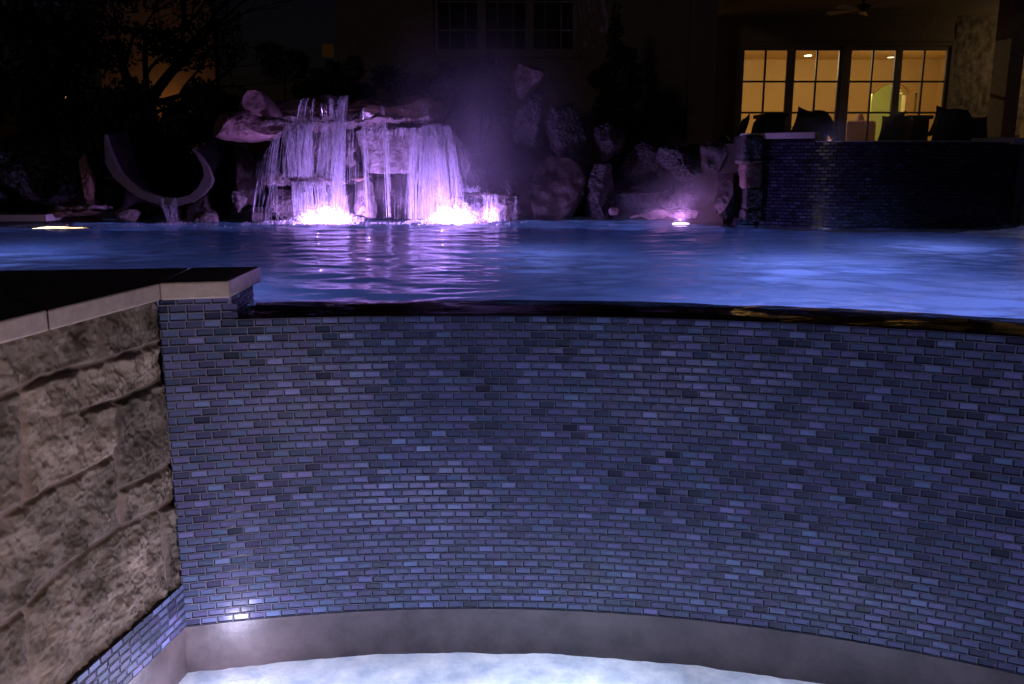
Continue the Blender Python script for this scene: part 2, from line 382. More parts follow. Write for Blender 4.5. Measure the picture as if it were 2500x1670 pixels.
# foaming lit water
def foam_mat():
    m = noisy(mat('basin_water', rough=.1, spec=.5), (.48, .58, .68), (.93, .96, .97), 9, 9, bump=.7, bdist=.02, bscale=9)
    nt = m.node_tree; b = nt.nodes['Principled BSDF']; src = b.inputs['Base Color'].links[0].from_socket
    t = nt.nodes.new('ShaderNodeBsdfTranslucent'); nt.links.new(src, t.inputs[0])
    mx = nt.nodes.new('ShaderNodeMixShader'); mx.inputs[0].default_value = .5
    nt.links.new(b.outputs[0], mx.inputs[1]); nt.links.new(t.outputs[0], mx.inputs[2])
    nt.links.new(mx.outputs[0], nt.nodes['Material Output'].inputs['Surface'])
    return m
M['foam'] = foam_mat()
def basin_water():
    n1, n2 = 260, 130; V = []; idx = {}
    for j in range(n2+1):
        for i in range(n1+1):
            a = -.30+(S1/RF+.30)*i/n1; r = 2.1+(RF-.001-2.1)*j/n2
            x = CX+r*math.sin(a); y = CY+r*math.cos(a)
            e = .0022*math.sin(x*9+3*noise.noise((x*2, y*2, 3)))
            z = ZW+.009*noise.fractal((x*5, y*5, 1.3), .9, 2, 4)+e
            V.append((x, y, z))
    Fc = np.array([(j*(n1+1)+i, j*(n1+1)+i+1, (j+1)*(n1+1)+i+1, (j+1)*(n1+1)+i) for j in range(n2) for i in range(n1)])
    o = pyobj('basin_water', V, Fc, M['foam'], smooth=True); tag(o, kind='structure')
basin_water()

# ---------------------------------------------------------------- stone wall on the left
WO = Vector((-1.125, 2.70, 0)); WU = Vector((-.162, -.987, 0)).normalized(); WN = Vector((-WU.y, WU.x, 0))
if WN.x < 0: WN = -WN
ZSB = -.922; ZCB = ZT+3.05*TR; ZCT = ZCB+.055
def wallsz(px, py):
    d = ray(px, py); t = (WO-Vector((0, 0, EYE))).dot(WN)/d.dot(WN); p = Vector((0, 0, EYE))+d*t
    return ((p-WO).dot(WU), p.z)
sw = empty('stone_wall', (WO.x, WO.y, ZB))
tag(sw, 'rough cut tan limestone block wall at the left edge of the foreground', 'wall')
JH = [[(405, 838), (385, 841), (248, 885), (114, 921), (0, 975), (-200, 1050)],
      [(425, 921), (395, 931), (300, 975), (194, 1005)],
      [(425, 1135), (405, 1146), (301, 1196), (288, 1203)],
      [(283, 1110), (201, 1156), (107, 1203), (0, 1270), (-200, 1380)],
      [(445, 1217), (429, 1226), (295, 1290), (181, 1370), (60, 1490), (0, 1537), (-250, 1740)]]
JV = [[(201, 915), (201, 1008)], [(282, 962), (286, 1110), (297, 1203), (302, 1283)], [(57, 925), (62, 1240)],
      [(390, 1232), (404, 1330), (417, 1455)], [(66, 1476), (80, 1620), (95, 1780)], [(241, 700), (243, 890)], [(352, 848), (361, 950)], [(-60, 1360), (-60, 1640)]]
JS = [[wallsz(*p) for p in J] for J in JH+JV]
def seg_d(P, A, B):
    ax, ay = A; bx, by = B; vx, vy = bx-ax, by-ay
    t = np.clip(((P[0]-ax)*vx+(P[1]-ay)*vy)/(vx*vx+vy*vy+1e-9), 0, 1)
    return np.hypot(P[0]-ax-t*vx, P[1]-ay-t*vy)
def stone_face():
    ns, nz = 300, 250; smax = 1.25
    s = np.linspace(-.004, smax, ns+1); z = np.linspace(ZSB, ZCB, nz+1)
    S, Z = np.meshgrid(s, z)
    S2 = S.copy(); Z2 = Z.copy()
    for j in range(nz+1):
        for i in range(ns+1):
            v = noise.noise((S[j, i]*14, Z[j, i]*14, 5)); w = noise.noise((S[j, i]*14, Z[j, i]*14, 9))
            S2[j, i] += v*.004; Z2[j, i] += w*.004
    D = np.full(S.shape, 9.)
    for J in JS:
        for A, B in zip(J, J[1:]): D = np.minimum(D, seg_d((S2, Z2), A, B))
    D = np.minimum(D, np.abs(Z-ZCB)+.006)
    # number the stones between the joints so each gets its own tone and depth
    lab = np.zeros(D.shape, int); solid = D > .0045; cur = 0
    for j0 in range(nz+1):
        for i0 in range(ns+1):
            if solid[j0, i0] and lab[j0, i0] == 0:
                cur += 1; st = [(j0, i0)]; lab[j0, i0] = cur
                while st:
                    jj, ii = st.pop()
                    for a, b in ((jj+1, ii), (jj-1, ii), (jj, ii+1), (jj, ii-1)):
                        if 0 <= a <= nz and 0 <= b <= ns and solid[a, b] and lab[a, b] == 0: lab[a, b] = cur; st.append((a, b))
    rs = np.random.RandomState(12); stone_t = np.r_[.5, rs.uniform(.45, 1.0, cur)]; stone_d = np.r_[0, rs.uniform(-.004, .008, cur)]
    h = np.clip((D-.005)/.008, 0, 1); h = h*h*(3-2*h)
    H = np.zeros(S.shape)
    for j in range(nz+1):
        for i in range(ns+1):
            q = (S[j, i]+lab[j, i]*.37, Z[j, i]+lab[j, i]*.71, 0)
            H[j, i] = .012*noise.fractal((q[0]*11, q[1]*11, 2), .75, 2.1, 6)+.003*noise.noise((q[0]*40, q[1]*40, 7))+.003*noise.noise((q[0]*95, q[1]*95, 7))
    d = -.015+h*(.013+H*1.35+stone_d[lab])
    d = np.clip(d, -.03, .03)
    d[:, 0:2] = np.minimum(d[:, 0:2], -.004)
    V = np.zeros((S.size, 3)); dd = d.ravel(); ss = S.ravel()
    V[:, 0] = WO.x+WU.x*ss+WN.x*dd; V[:, 1] = WO.y+WU.y*ss+WN.y*dd; V[:, 2] = Z.ravel()
    i, j = np.meshgrid(np.arange(ns), np.arange(nz)); a = (j*(ns+1)+i).ravel()
    Fc = np.c_[a+1, a, a+ns+1, a+ns+2]
    tone = np.c_[h.ravel()[a], stone_t[lab].ravel()[a], h.ravel()[a]]
    return pyobj('stone_face', V, Fc, M['block'], sw, smooth=True, tone=tone)
stone_face()
def w3(s, z, d): p = WO+WU*s+WN*d; return (p.x, p.y, z)
mb = MB()
q = [w3(0, 0, -.031), w3(1.3, 0, -.031), w3(1.3, 0, -.9), w3(0, 0, -.5)]
mb.prism([(p[0], p[1]) for p in q], -1.75, ZCB-.001); mb.build('wall_core', M['plaster'], sw)
band = lambda s, z, d: w3(s, z, .010+d)
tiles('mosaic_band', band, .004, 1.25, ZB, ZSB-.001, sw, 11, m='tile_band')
mb = MB(); mb.prism([w3(.002, 0, .0102)[:2], w3(1.25, 0, .0102)[:2], w3(1.25, 0, -.03)[:2], w3(.002, 0, -.03)[:2]], ZB-.001, ZSB+.002)
mb.build('mortar_ledge', M['grout'], sw)
mb = MB(); mb.prism([w3(-.01, 0, .006)[:2], w3(1.25, 0, .006)[:2], w3(1.25, 0, -.03)[:2], w3(-.01, 0, -.03)[:2]], -1.75, ZB-.0015)
mb.build('plaster_base', M['plaster'], sw)

# coping on the left wall
cp = empty('wall_coping', (-1.1, 2.7, ZCB))
tag(cp, 'flat pale stone coping slab capping the left foreground wall', 'coping')
def front(t):  # along the nose of the coping, towards the viewer
    a = Vector((-1.082, 2.622, 0)); u = Vector((-.165, -.986, 0)); p = a+u*t; return (p.x, p.y)
mb = MB(); mb.prism([(-.885, 2.668), (-.895, 3.05), (-1.13, 3.02), front(.002)], ZCB, ZCT); mb.build('coping_slab', M['coping'], cp, bevel=.006)
mb = MB(); mb.prism([front(.006), (-1.134, 3.02), (-1.9, 2.92), front(.50)], ZCB, ZCT-.001); mb.build('coping_slab', M['coping'], cp, bevel=.006)
mb = MB(); mb.prism([front(.504), (-1.904, 2.92), (-3.2, 2.75), (-3.2, 1.3), front(1.4)], ZCB, ZCT); mb.build('coping_slab', M['coping'], cp, bevel=.006)

# ---------------------------------------------------------------- pool shell and water
mb = MB()
Pf, _ = ringpoly(RB, RB, -.75, S1/RF+.25, 40)
poly = [(-7, 2.7), (-7, 7.6), (6.5, 8.6), (6.5, Pf[-1][1])]+[p for p in Pf[::-1]]
n = len(poly)
V = [(*p, -1.3) for p in poly]+[(*p, -.02) for p in poly]
Fc = [tuple(range(n))]+[(i, (i+1) % n, n+(i+1) % n, n+i) for i in range(n)]
tag(pyobj('pool_shell', V, Fc, M['pool_plaster']), kind='structure')
def pool_water():
    # angular grid fanning out from the arc centre, finer near the weir
    na, nr = 520, 620
    a0, a1 = SCOL/RF-.002, .62
    V = np.zeros(((na+1)*(nr+1), 3))
    aa = np.linspace(-.80, .66, na+1)
    rr = RF-.006+(10.2-RF)*(np.linspace(0, 1, nr+1)**1.5)
    A, Rr = np.meshgrid(aa, rr)
    X = CX+Rr*np.sin(A); Y = CY+Rr*np.cos(A)
    rg = np.random.RandomState(4); Zz = np.zeros(X.shape)
    wx = X+.05*np.sin(Y*3.1+X*1.7); wy = Y+.06*np.sin(X*2.3-Y*1.1)
    for k in range(46):
        lam = rg.uniform(.045, .42); th = rg.normal(math.pi/2, .55); ph = rg.uniform(0, 6.28)
        kk = 2*math.pi/lam; amp = .0042*lam**1.15
        mod = .6+.4*np.sin(wx*rg.uniform(.6, 2)+wy*rg.uniform(.6, 2)+rg.uniform(0, 6))
        Zz += amp*mod*np.sin(kk*(wx*math.cos(th)+wy*math.sin(th))+ph)
    # livelier near the falls
    churn = np.exp(-((X+1.0)**2/1.1+(Y-7.1)**2/.25))+.5*np.exp(-((X+3.0)**2/.2+(Y-7.1)**2/.2))
    Zz *= 1+1.6*churn
    # film over the weir
    Zz *= np.clip((Rr-RF)/.35, .22, 1)
    e = np.clip((RF+.03-Rr)/.036, 0, 1); Zz -= .006*e**2
    Zz += -.002-.010*np.clip((RB-.02-Rr)/.30, 0, 1)**1.3
    V[:, 0] = X.ravel(); V[:, 1] = Y.ravel(); V[:, 2] = Zz.ravel()
    i, j = np.meshgrid(np.arange(na), np.arange(nr)); a = (j*(na+1)+i).ravel()
    Fc = np.c_[a, a+1, a+na+2, a+na+1]
    Xc = X[:-1, :-1].ravel(); Yc = Y[:-1, :-1].ravel()
    keep = ~((Xc < colx[0]-.004) & (Rr[:-1, :-1].ravel() < RB+.02))
    o = pyobj('pool_water', V, Fc[keep], M['water'], smooth=True)
    tag(o, kind='structure')
pool_water()

# ---------------------------------------------------------------- ground
mb = MB(); mb.box(-150, 150, -60, 250, -2.2, -1.76); tag(mb.build('ground', M['soil']), kind='structure')
mb = MB(); mb.prism([(-30, 7.65), (-7, 7.61), (6.49, 8.61), (40, 8.61), (40, 60), (-30, 60)], -1.75, .06); tag(mb.build('garden_bed', M['soil']), kind='structure')
mb = MB(); mb.prism([(4.35, 7.0), (40, 7.0), (40, 40), (1.2, 40), (1.2, 9.4), (3.0, 9.2)], -1.6, .12); tag(mb.build('patio', M['deck']), kind='structure')

# ---------------------------------------------------------------- boulders
_ICO = {}
def ico(sub):
    if sub not in _ICO:
        b = bmesh.new(); bmesh.ops.create_icosphere(b, subdivisions=sub, radius=1)
        _ICO[sub] = (np.array([v.co[:] for v in b.verts]), np.array([[v.index for v in f.verts] for f in b.faces])); b.free()
    return _ICO[sub]
def rock_verts(size, seed, sub=5, p=2.6, cuts=13, rough=.10, crag=.05, taper=0, lean=0):
    V, Fc = ico(sub); rg = np.random.RandomState(seed)
    V = V/(np.abs(V)**p).sum(1, keepdims=True)**(1/p)
    for k in range(cuts):
        n = rg.normal(size=3); n /= np.linalg.norm(n); d = rg.uniform(.56, .88)
        e = V@n-d; V = V-np.outer(np.clip(e, 0, None), n)
    m = np.abs(V).max(0); V = V/m
    if taper: V[:, 0] *= 1+taper*V[:, 2]
    if lean: V[:, 0] += lean*V[:, 2]
    sz = np.array(size); W = V*sz; ms = sz.mean()
    nn = V/np.linalg.norm(V, axis=1, keepdims=True)
    off = np.zeros(len(W)); k = 1.6/max(ms, .05)
    for i, w in enumerate(W):
        q = Vector(w*k)+Vector((seed*3.1, seed*1.7, 0))
        off[i] = rough*noise.fractal(q, .9, 2.0, 4)-crag*abs(noise.noise(q*5.5))-crag*.7*max(0, noise.noise(q*11))
    return W+nn*(off*ms)[:, None], Fc
def rock(box, Y, depth, label, m='rock', seed=1, name='boulder', cat='boulder', group=None, parent=None, **kw):
    x0, y0, x1, y1 = box
    c = at((x0+x1)/2, (y0+y1)/2, Y)
    a = at(x0, (y0+y1)/2, Y); b = at(x1, (y0+y1)/2, Y); t = at((x0+x1)/2, y0, Y); u = at((x0+x1)/2, y1, Y)
    W, Fc = rock_verts(((b.x-a.x)/2, depth/2, (t.z-u.z)/2), seed, **kw)
    V = W+np.array(c)
    if parent is not None: return pyobj(name, V, Fc, M[m], parent, smooth=True)
    base = Vector((c.x, c.y, u.z))
    o = pyobj(name, V-np.array(base), Fc, M[m], smooth=True); o.location = base
    return tag(o, label, cat, group)
GW = 'boulders of the waterfall grotto'
GR = 'boulders along the right bank of the pool'
GL = 'boulders on the left bank of the pool'
# waterfall grotto
rock((640, 300, 1120, 600), 8.15, .9, 'dark rock mass behind the falling water', 'rock_dark', 21, group=GW, p=4)
rock((668, 236, 1075, 300), 7.95, .7, 'long dark brown top slab the waterfall spills over', 'rock_brown', 22, 'rock_slab', 'rock slab', GW, p=6, cuts=4, rough=.16, sub=6)
rock((775, 229, 868, 262), 7.9, .3, 'small reddish rock on the crest of the waterfall', 'rock_dark', 23, group=GW)
rock((655, 291, 1060, 311), 7.72, .62, 'thin flat ledge slab halfway below the top of the waterfall', 'rock', 24, 'rock_slab', 'rock slab', GW, p=8, cuts=2, rough=.25, crag=.1, sub=6)
rock((884, 316, 1026, 424), 7.70, .3, 'pale pitted block hanging under the ledge between the two falls', 'rock_pale', 25, group=GW, p=12, cuts=1, taper=.2, rough=.03, crag=.05, sub=6)
rock((690, 315, 890, 438), 7.78, .4, 'rough rock face behind the left curtain of water', 'rock', 26, group=GW, p=5, cuts=5, sub=6)
rock((655, 430, 862, 449), 7.60, .45, 'narrow wet ledge low under the left curtain of water', 'rock', 27, 'rock_slab', 'rock slab', GW, p=6, cuts=3, rough=.3, sub=6)
rock((850, 428, 905, 442), 7.62, .25, 'small orange tinged ledge stone right of the left curtain', 'rock_brown', 28, group=GW, p=4)
rock((640, 445, 745, 560), 7.68, .45, 'knobbly rock at the water under the left ledge', 'rock', 29, group=GW, p=3, crag=.12, sub=6)
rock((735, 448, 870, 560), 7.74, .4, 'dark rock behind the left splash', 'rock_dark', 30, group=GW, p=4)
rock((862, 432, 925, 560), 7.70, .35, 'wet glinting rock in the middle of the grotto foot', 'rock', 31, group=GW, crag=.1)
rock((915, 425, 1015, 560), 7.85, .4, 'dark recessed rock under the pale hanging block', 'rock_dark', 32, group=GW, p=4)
rock((1010, 305, 1105, 560), 7.80, .45, 'tall rock behind the right curtain of water', 'rock', 33, group=GW, p=5, crag=.09, sub=6)
rock((1085, 318, 1150, 500), 7.85, .4, 'sloping rock shoulder right of the right curtain', 'rock', 34, group=GW, lean=-.35, p=3)
rock((1118, 466, 1265, 482), 7.55, .4, 'small flat ledge right of the falls catching bright splash', 'rock_dark', 35, 'rock_slab', 'rock slab', GW, p=5, cuts=3, rough=.2)
rock((1125, 482, 1275, 560), 7.62, .4, 'wet rock under the small right ledge at the waterline', 'rock', 36, group=GW, crag=.1)
rock((518, 272, 694, 345), 7.55, .5, 'broad pinkish overhanging rock at the upper left of the falls', 'rock_pink', 37, group=GW, p=3, rough=.07, crag=.03, cuts=3, sub=6)
rock((588, 218, 672, 300), 7.6, .3, 'peaked reddish rock perched on the broad pinkish overhang', 'rock_pink', 38, group=GW, p=3, cuts=3, taper=-.55, lean=-.15, rough=.06, crag=.02)
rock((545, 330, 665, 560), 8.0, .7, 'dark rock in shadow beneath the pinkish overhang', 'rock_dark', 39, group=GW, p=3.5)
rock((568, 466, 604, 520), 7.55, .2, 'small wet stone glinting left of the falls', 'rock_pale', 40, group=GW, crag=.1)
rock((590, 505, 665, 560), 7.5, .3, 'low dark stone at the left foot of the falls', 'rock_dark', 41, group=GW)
# right bank
rock((1245, 148, 1345, 245), 8.9, .6, 'brown peaked boulder high behind the right bank', 'rock', 50, group=GR, p=2.3, taper=-.3, rough=.06, crag=.02)
rock((1248, 225, 1345, 380), 8.5, .6, 'dark craggy boulder below the brown peaked one', 'rock_mid', 51, group=GR, crag=.14, sub=6)
rock((1330, 250, 1432, 388), 8.3, .55, 'round pitted boulder in the middle of the right bank', 'rock_mid', 52, group=GR, crag=.16, sub=6)
rock((1440, 300, 1530, 400), 8.2, .5, 'craggy boulder just right of the round pitted one', 'rock_mid', 53, group=GR, crag=.14, sub=6)
rock((1500, 345, 1630, 450), 8.2, .5, 'low jagged boulder above the purple light', 'rock_mid', 54, group=GR, crag=.14, sub=6)
rock((1600, 340, 1725, 440), 7.45, .35, 'reddish jagged boulder nearest the spa on the bank top', 'rock_mid', 55, group=GR, crag=.14, sub=6)
rock((1260, 380, 1430, 560), 8.0, .7, 'large dark boulder at the waterline right of the falls', 'rock_dark', 56, group=GR, p=3)
rock((1415, 400, 1500, 560), 7.9, .5, 'upright dark stone at the waterline in the right bank', 'rock_mid', 57, group=GR, p=3.5)
rock((1490, 430, 1650, 530), 7.95, .5, 'long dark stone behind the purple light', 'rock_mid', 58, group=GR, p=3.5, sub=6)
rock((1530, 513, 1745, 535), 7.5, .35, 'thin purple lit ledge stone at the waterline behind the light', 'rock_pale', 59, 'rock_slab', 'rock slab', GR, p=3, rough=.2)
rock((1640, 420, 1770, 560), 7.55, .35, 'dark boulder beside the stone pier of the spa', 'rock_mid', 60, group=GR, p=3)
rock((1700, 330, 1806, 440), 7.3, .35, 'dark stone wedged high against the spa pier', 'rock_dark', 63, group=GR, p=4)
rock((1742, 420, 1808, 560), 7.15, .3, 'dark stone low against the foot of the spa pier', 'rock_dark', 64, group=GR, p=4)
rock((1486, 506, 1510, 526), 7.4, .08, 'small round pebble at the waterline left of the purple light', 'rock_pale', 61, name='pebble', cat='pebble', cuts=2)
rock((1720, 500, 1770, 545), 7.45, .15, 'small pointed stone right of the purple light', 'rock', 62, group=GR)
# left bank
rock((-60, 315, 215, 520), 7.9, .9, 'large craggy pitted boulder at the far left', 'rock_mid', 70, group=GL, p=2.4, crag=.16, rough=.14, sub=6)
rock((-160, 345, 30, 540), 7.7, .6, 'dark boulder at the left edge of the view', 'rock_mid', 71, group=GL, crag=.1)
rock((192, 372, 236, 510), 7.5, .2, 'slim upright pinkish stone right of the craggy boulder', 'rock_brown', 72, group=GL, p=3, crag=.03)
rock((148, 500, 262, 514), 7.4, .3, 'flat thin flagstone on top of the left stone stack', 'rock', 73, 'flagstone', 'flagstone', p=6, cuts=2, rough=.15)
rock((128, 513, 245, 528), 7.42, .32, 'middle brown flagstone in the left stone stack', 'rock_brown', 74, 'flagstone', 'flagstone', p=5, cuts=2, rough=.2)
rock((112, 526, 262, 560), 7.5, .4, 'bottom stone of the left stack at the waterline', 'rock_dark', 75, 'flagstone', 'flagstone', p=4)
rock((235, 420, 400, 560), 8.1, .6, 'dark rock under the left side of the slide mouth', 'rock_dark', 76, group=GL, p=3)
rock((330, 500, 450, 560), 7.8, .4, 'low dark rock below the slide mouth', 'rock_dark', 77, group=GL, p=3)
rock((440, 440, 580, 560), 8.0, .6, 'dark rock between the slide and the falls', 'rock_dark', 78, group=GL, p=3)
rock((280, 510, 345, 545), 7.45, .2, 'small pale stone left of the slide outlet at the water', 'rock', 79, group=GL)
rock((470, 516, 540, 548), 7.45, .2, 'small flat stone right of the slide outlet at the water', 'rock', 80, group=GL)
# pool rim at the far left
mb = MB(); a = at(-420, 522, 7.15); b = at(112, 522, 7.15)
mb.box(a.x, b.x, 7.15, 7.5, at(50, 541, 7.15).z, at(50, 524, 7.15).z)
tag(mb.build('pool_coping', M['spa_coping'], bevel=.006), 'short pale pool coping strip at the far left waterline', 'coping')
mb = MB(); mb.box(a.x, b.x+.01, 7.18, 7.6, -.4, at(50, 541.5, 7.15).z); tag(mb.build('rim_wall', M['rock_dark']), 'dark pool rim wall under the pale coping at far left', 'wall')
# bank that closes the back of the pool behind the stones
def bank(x0, x1, y0, y1, h, seed, label):
    n1, n2 = 90, 16; V = []
    for j in range(n2+1):
        for i in range(n1+1):
            x = x0+(x1-x0)*i/n1; t = j/n2; y = y0+(y1-y0)*t
            z = -.3+(h+.3)*min(1, t*2.2)+.10*noise.fractal((x*2.2+seed, y*2.2, t), .9, 2, 4)
            V.append((x, y+.15*noise.noise((x*1.5, seed, 0)), z))
    Fc = np.array([(j*(n1+1)+i, j*(n1+1)+i+1, (j+1)*(n1+1)+i+1, (j+1)*(n1+1)+i) for j in range(n2) for i in range(n1)])
    tag(pyobj('rock_bank', V, Fc, M['rock_dark'], smooth=True), kind='structure')
bank(-6.5, -1.5, 7.65, 9.2, .55, 1, '')
bank(-1.6, 2.2, 7.95, 9.2, .6, 2, '')

# ---------------------------------------------------------------- slide
def slide():
    Ys = 7.35; t = empty('water_slide', tuple(at(400, 500, Ys)))
    tag(t, 'U shaped mouth of a pool slide pouring water on the left bank', 'slide')
    out = [(253, 328), (253, 352), (256, 400), (276, 433), (300, 456), (335, 481), (370, 495), (400, 503), (435, 503), (470, 493), (497, 475), (514, 454), (519, 438), (508, 408), (494, 388), (480, 372), (468, 362)]
    inn = [(256, 328), (263, 352), (280, 394), (296, 424), (312, 441), (340, 462), (372, 474), (400, 481), (432, 483), (462, 476), (482, 458), (494, 436), (497, 428), (494, 408), (485, 390), (476, 374), (467, 364)]
    n = len(out); O = [at(x, y, Ys) for x, y in out]; I = [at(x, y, Ys) for x, y in inn]
    V = O+I+[p+Vector((0, .06, 0)) for p in O]+[p+Vector((0, .06, 0)) for p in I]; Fc = []
    for i in range(n-1):
        Fc += [(i, n+i, n+i+1, i+1), (n+i, 3*n+i, 3*n+i+1, n+i+1), (i, i+1, 2*n+i+1, 2*n+i), (2*n+i, 2*n+i+1, 3*n+i+1, 3*n+i)]
    Fc += [(0, 2*n, 3*n, n), (n-1, 2*n-1, 4*n-1, 3*n-1)]
    o = pyobj('rim', V, Fc, M['slide'], t); md = o.modifiers.new('bevel', 'BEVEL'); md.width = .008; md.segments = 2
    V = []; K = 10
    for k in range(K+1):
        q = k/K
        for p in I: V.append(p+Vector((-.05*q*q, .06+.9*q, .28*q**1.6))+(at(395, 400, Ys)-p)*.12*q)
    Fc = [(k*n+i, k*n+i+1, (k+1)*n+i+1, (k+1)*n+i) for k in range(K) for i in range(n-1)]
    pyobj('trough', V, Fc, M['slide_in'], t, smooth=True)
slide()

# ---------------------------------------------------------------- falling water
def strands(mb, rg, top, bot, Yt, Yb, n, r=(.0008, .0024), jit=3, brk=.5, swing=0, early=0):
    """n streaks between two px segments top=((x0,y0),(x1,y1)) and bot"""
    wd = abs(top[1][0]-top[0][0])
    cs = [(rg.random(), rg.uniform(.004, .035)) for _ in range(max(2, int(wd/7)))] if wd > 25 else None
    for k in range(n):
        u = rg.random()
        if cs and rg.random() < .75: q = rg.choice(cs); u = min(1, max(0, rg.gauss(*q)))
        v = min(1, max(0, u+rg.gauss(0, .03)))
        A = at(top[0][0]+(top[1][0]-top[0][0])*u+rg.gauss(0, jit*.5), top[0][1]+(top[1][1]-top[0][1])*u, Yt+rg.gauss(0, .015))
        B = at(bot[0][0]+(bot[1][0]-bot[0][0])*v+rg.gauss(0, jit), bot[0][1]+(bot[1][1]-bot[0][1])*v, Yb+rg.gauss(0, .03))
        t0, t1 = 0., 1.
        if rg.random() < brk:
            t0 = rg.random()**.7*.9; t1 = min(1, t0+rg.uniform(.04, .35))
        rad = rg.uniform(*r)*(1.9 if rg.random() < .08 else 1)
        pts = []; rr = []
        m = 7
        for i in range(m):
            t = t0+(t1-t0)*i/(m-1); pts.append((A.x+(B.x-A.x)*t, A.y+(B.y-A.y)*(t**.8), A.z+(B.z-A.z)*t**1.7))
            rr.append(rad*(.35+.65*math.sin(math.pi*min(1, max(0, .08+.84*i/(m-1))))))
        mb.tube(pts, rr, 3, cap=False)
def veil(name, top, bot, Yt, Yb, parent, m='sheet', n=24, k=14):
    V = []
    for j in range(k+1):
        t = j/k
        for i in range(n+1):
            u = i/n
            A = at(top[0][0]+(top[1][0]-top[0][0])*u, top[0][1]+(top[1][1]-top[0][1])*u, Yt)
            B = at(bot[0][0]+(bot[1][0]-bot[0][0])*u, bot[0][1]+(bot[1][1]-bot[0][1])*u, Yb)
            w = .012*noise.noise((u*7, t*.8, Yt*9))
            V.append((A.x+(B.x-A.x)*t, A.y+(B.y-A.y)*t**.8+w, A.z+(B.z-A.z)*t**1.7))
    Fc = np.array([(j*(n+1)+i, j*(n+1)+i+1, (j+1)*(n+1)+i+1, (j+1)*(n+1)+i) for j in range(k) for i in range(n)])
    return pyobj(name, V, Fc, M[m], parent, smooth=True)
rg = random.Random(8)
WF = 545
def fall(name, parts, veils, label, group='falls of the rock grotto'):
    c = at(parts[0][1][0][0], WF, 7.3); t = empty(name, (c.x, c.y, 0)); tag(t, label, 'waterfall', group)
    mb = MB()
    for p in parts: strands(mb, rg, *p[:2], *p[2:5], **(p[5] if len(p) > 5 else {}))
    mb.build('water_streaks', M['strand'], t, smooth=True)
    for v in veils: veil('water_veil', *v, t)
    return t
fall('waterfall', [
    (((835, 233), (848, 233)), ((812, 528), (838, 528)), 7.60, 7.22, 110, dict(brk=.25, jit=4)),
    (((803, 240), (813, 240)), ((806, 300), (818, 300)), 7.60, 7.50, 26, dict(brk=.3)),
    (((808, 245), (814, 245)), ((818, 430), (828, 430)), 7.60, 7.4, 22, dict(brk=.4)),
    (((735, 240), (768, 242)), ((716, 300), (762, 300)), 7.60, 7.45, 60, dict(brk=.7, r=(.0007, .0018))),
    (((780, 250), (800, 250)), ((786, 300), (800, 300)), 7.60, 7.5, 18, dict(brk=.7)),
    (((700, 296), (852, 296)), ((690, 432), (830, 440)), 7.44, 7.36, 260, dict(brk=.55, r=(.0006, .0018), jit=6)),
    (((700, 300), (758, 298)), ((712, 430), (762, 432)), 7.42, 7.34, 150, dict(brk=.4, r=(.0007, .002))),
    (((690, 318), (712, 308)), ((708, 430), (735, 430)), 7.44, 7.34, 50, dict(brk=.4)),
    (((712, 443), (842, 443)), ((718, 536), (850, 536)), 7.32, 7.22, 260, dict(brk=.4, r=(.0007, .002))),
    (((714, 443), (775, 440)), ((722, 536), (790, 536)), 7.32, 7.22, 110, dict(brk=.3)),
    (((850, 300), (880, 300)), ((846, 450), (874, 450)), 7.44, 7.36, 30, dict(brk=.8, r=(.0006, .0014))),
], [(((700, 297), (856, 297)), ((690, 434), (840, 436)), 7.45, 7.37), (((712, 444), (848, 444)), ((716, 540), (860, 540)), 7.34, 7.22),
    (((832, 233), (850, 233)), ((808, 535), (842, 535)), 7.61, 7.22)],
    'left purple lit waterfall dropping in two stages over the ledges')
fall('waterfall', [
    (((676, 325), (690, 318)), ((650, 440), (672, 470)), 7.44, 7.34, 36, dict(brk=.5, r=(.0006, .0016))),
    (((655, 360), (680, 330)), ((612, 540), (665, 540)), 7.44, 7.25, 34, dict(brk=.93, r=(.0004, .001), jit=8)),
    (((664, 440), (700, 440)), ((648, 540), (700, 540)), 7.36, 7.26, 34, dict(brk=.85, r=(.0005, .0012), jit=6)),
], [], 'thin spraying trickle at the left end of the falls')
fall('waterfall', [
    (((886, 262), (890, 262)), ((893, 530), (900, 530)), 7.62, 7.28, 30, dict(brk=.35, jit=2)),
    (((930, 258), (938, 258)), ((946, 530), (954, 530)), 7.62, 7.26, 26, dict(brk=.35, jit=2)),
    (((936, 300), (948, 300)), ((946, 460), (958, 470)), 7.44, 7.36, 14, dict(brk=.7, jit=2)),
    (((885, 310), (1010, 312)), ((880, 330), (1010, 334)), 7.42, 7.41, 90, dict(brk=.2, r=(.0008, .002))),
    (((870, 315), (1010, 315)), ((860, 535), (1010, 535)), 7.42, 7.30, 60, dict(brk=.96, r=(.0004, .0009), jit=6)),
], [], 'thin separate water strings in the middle between the two falls')
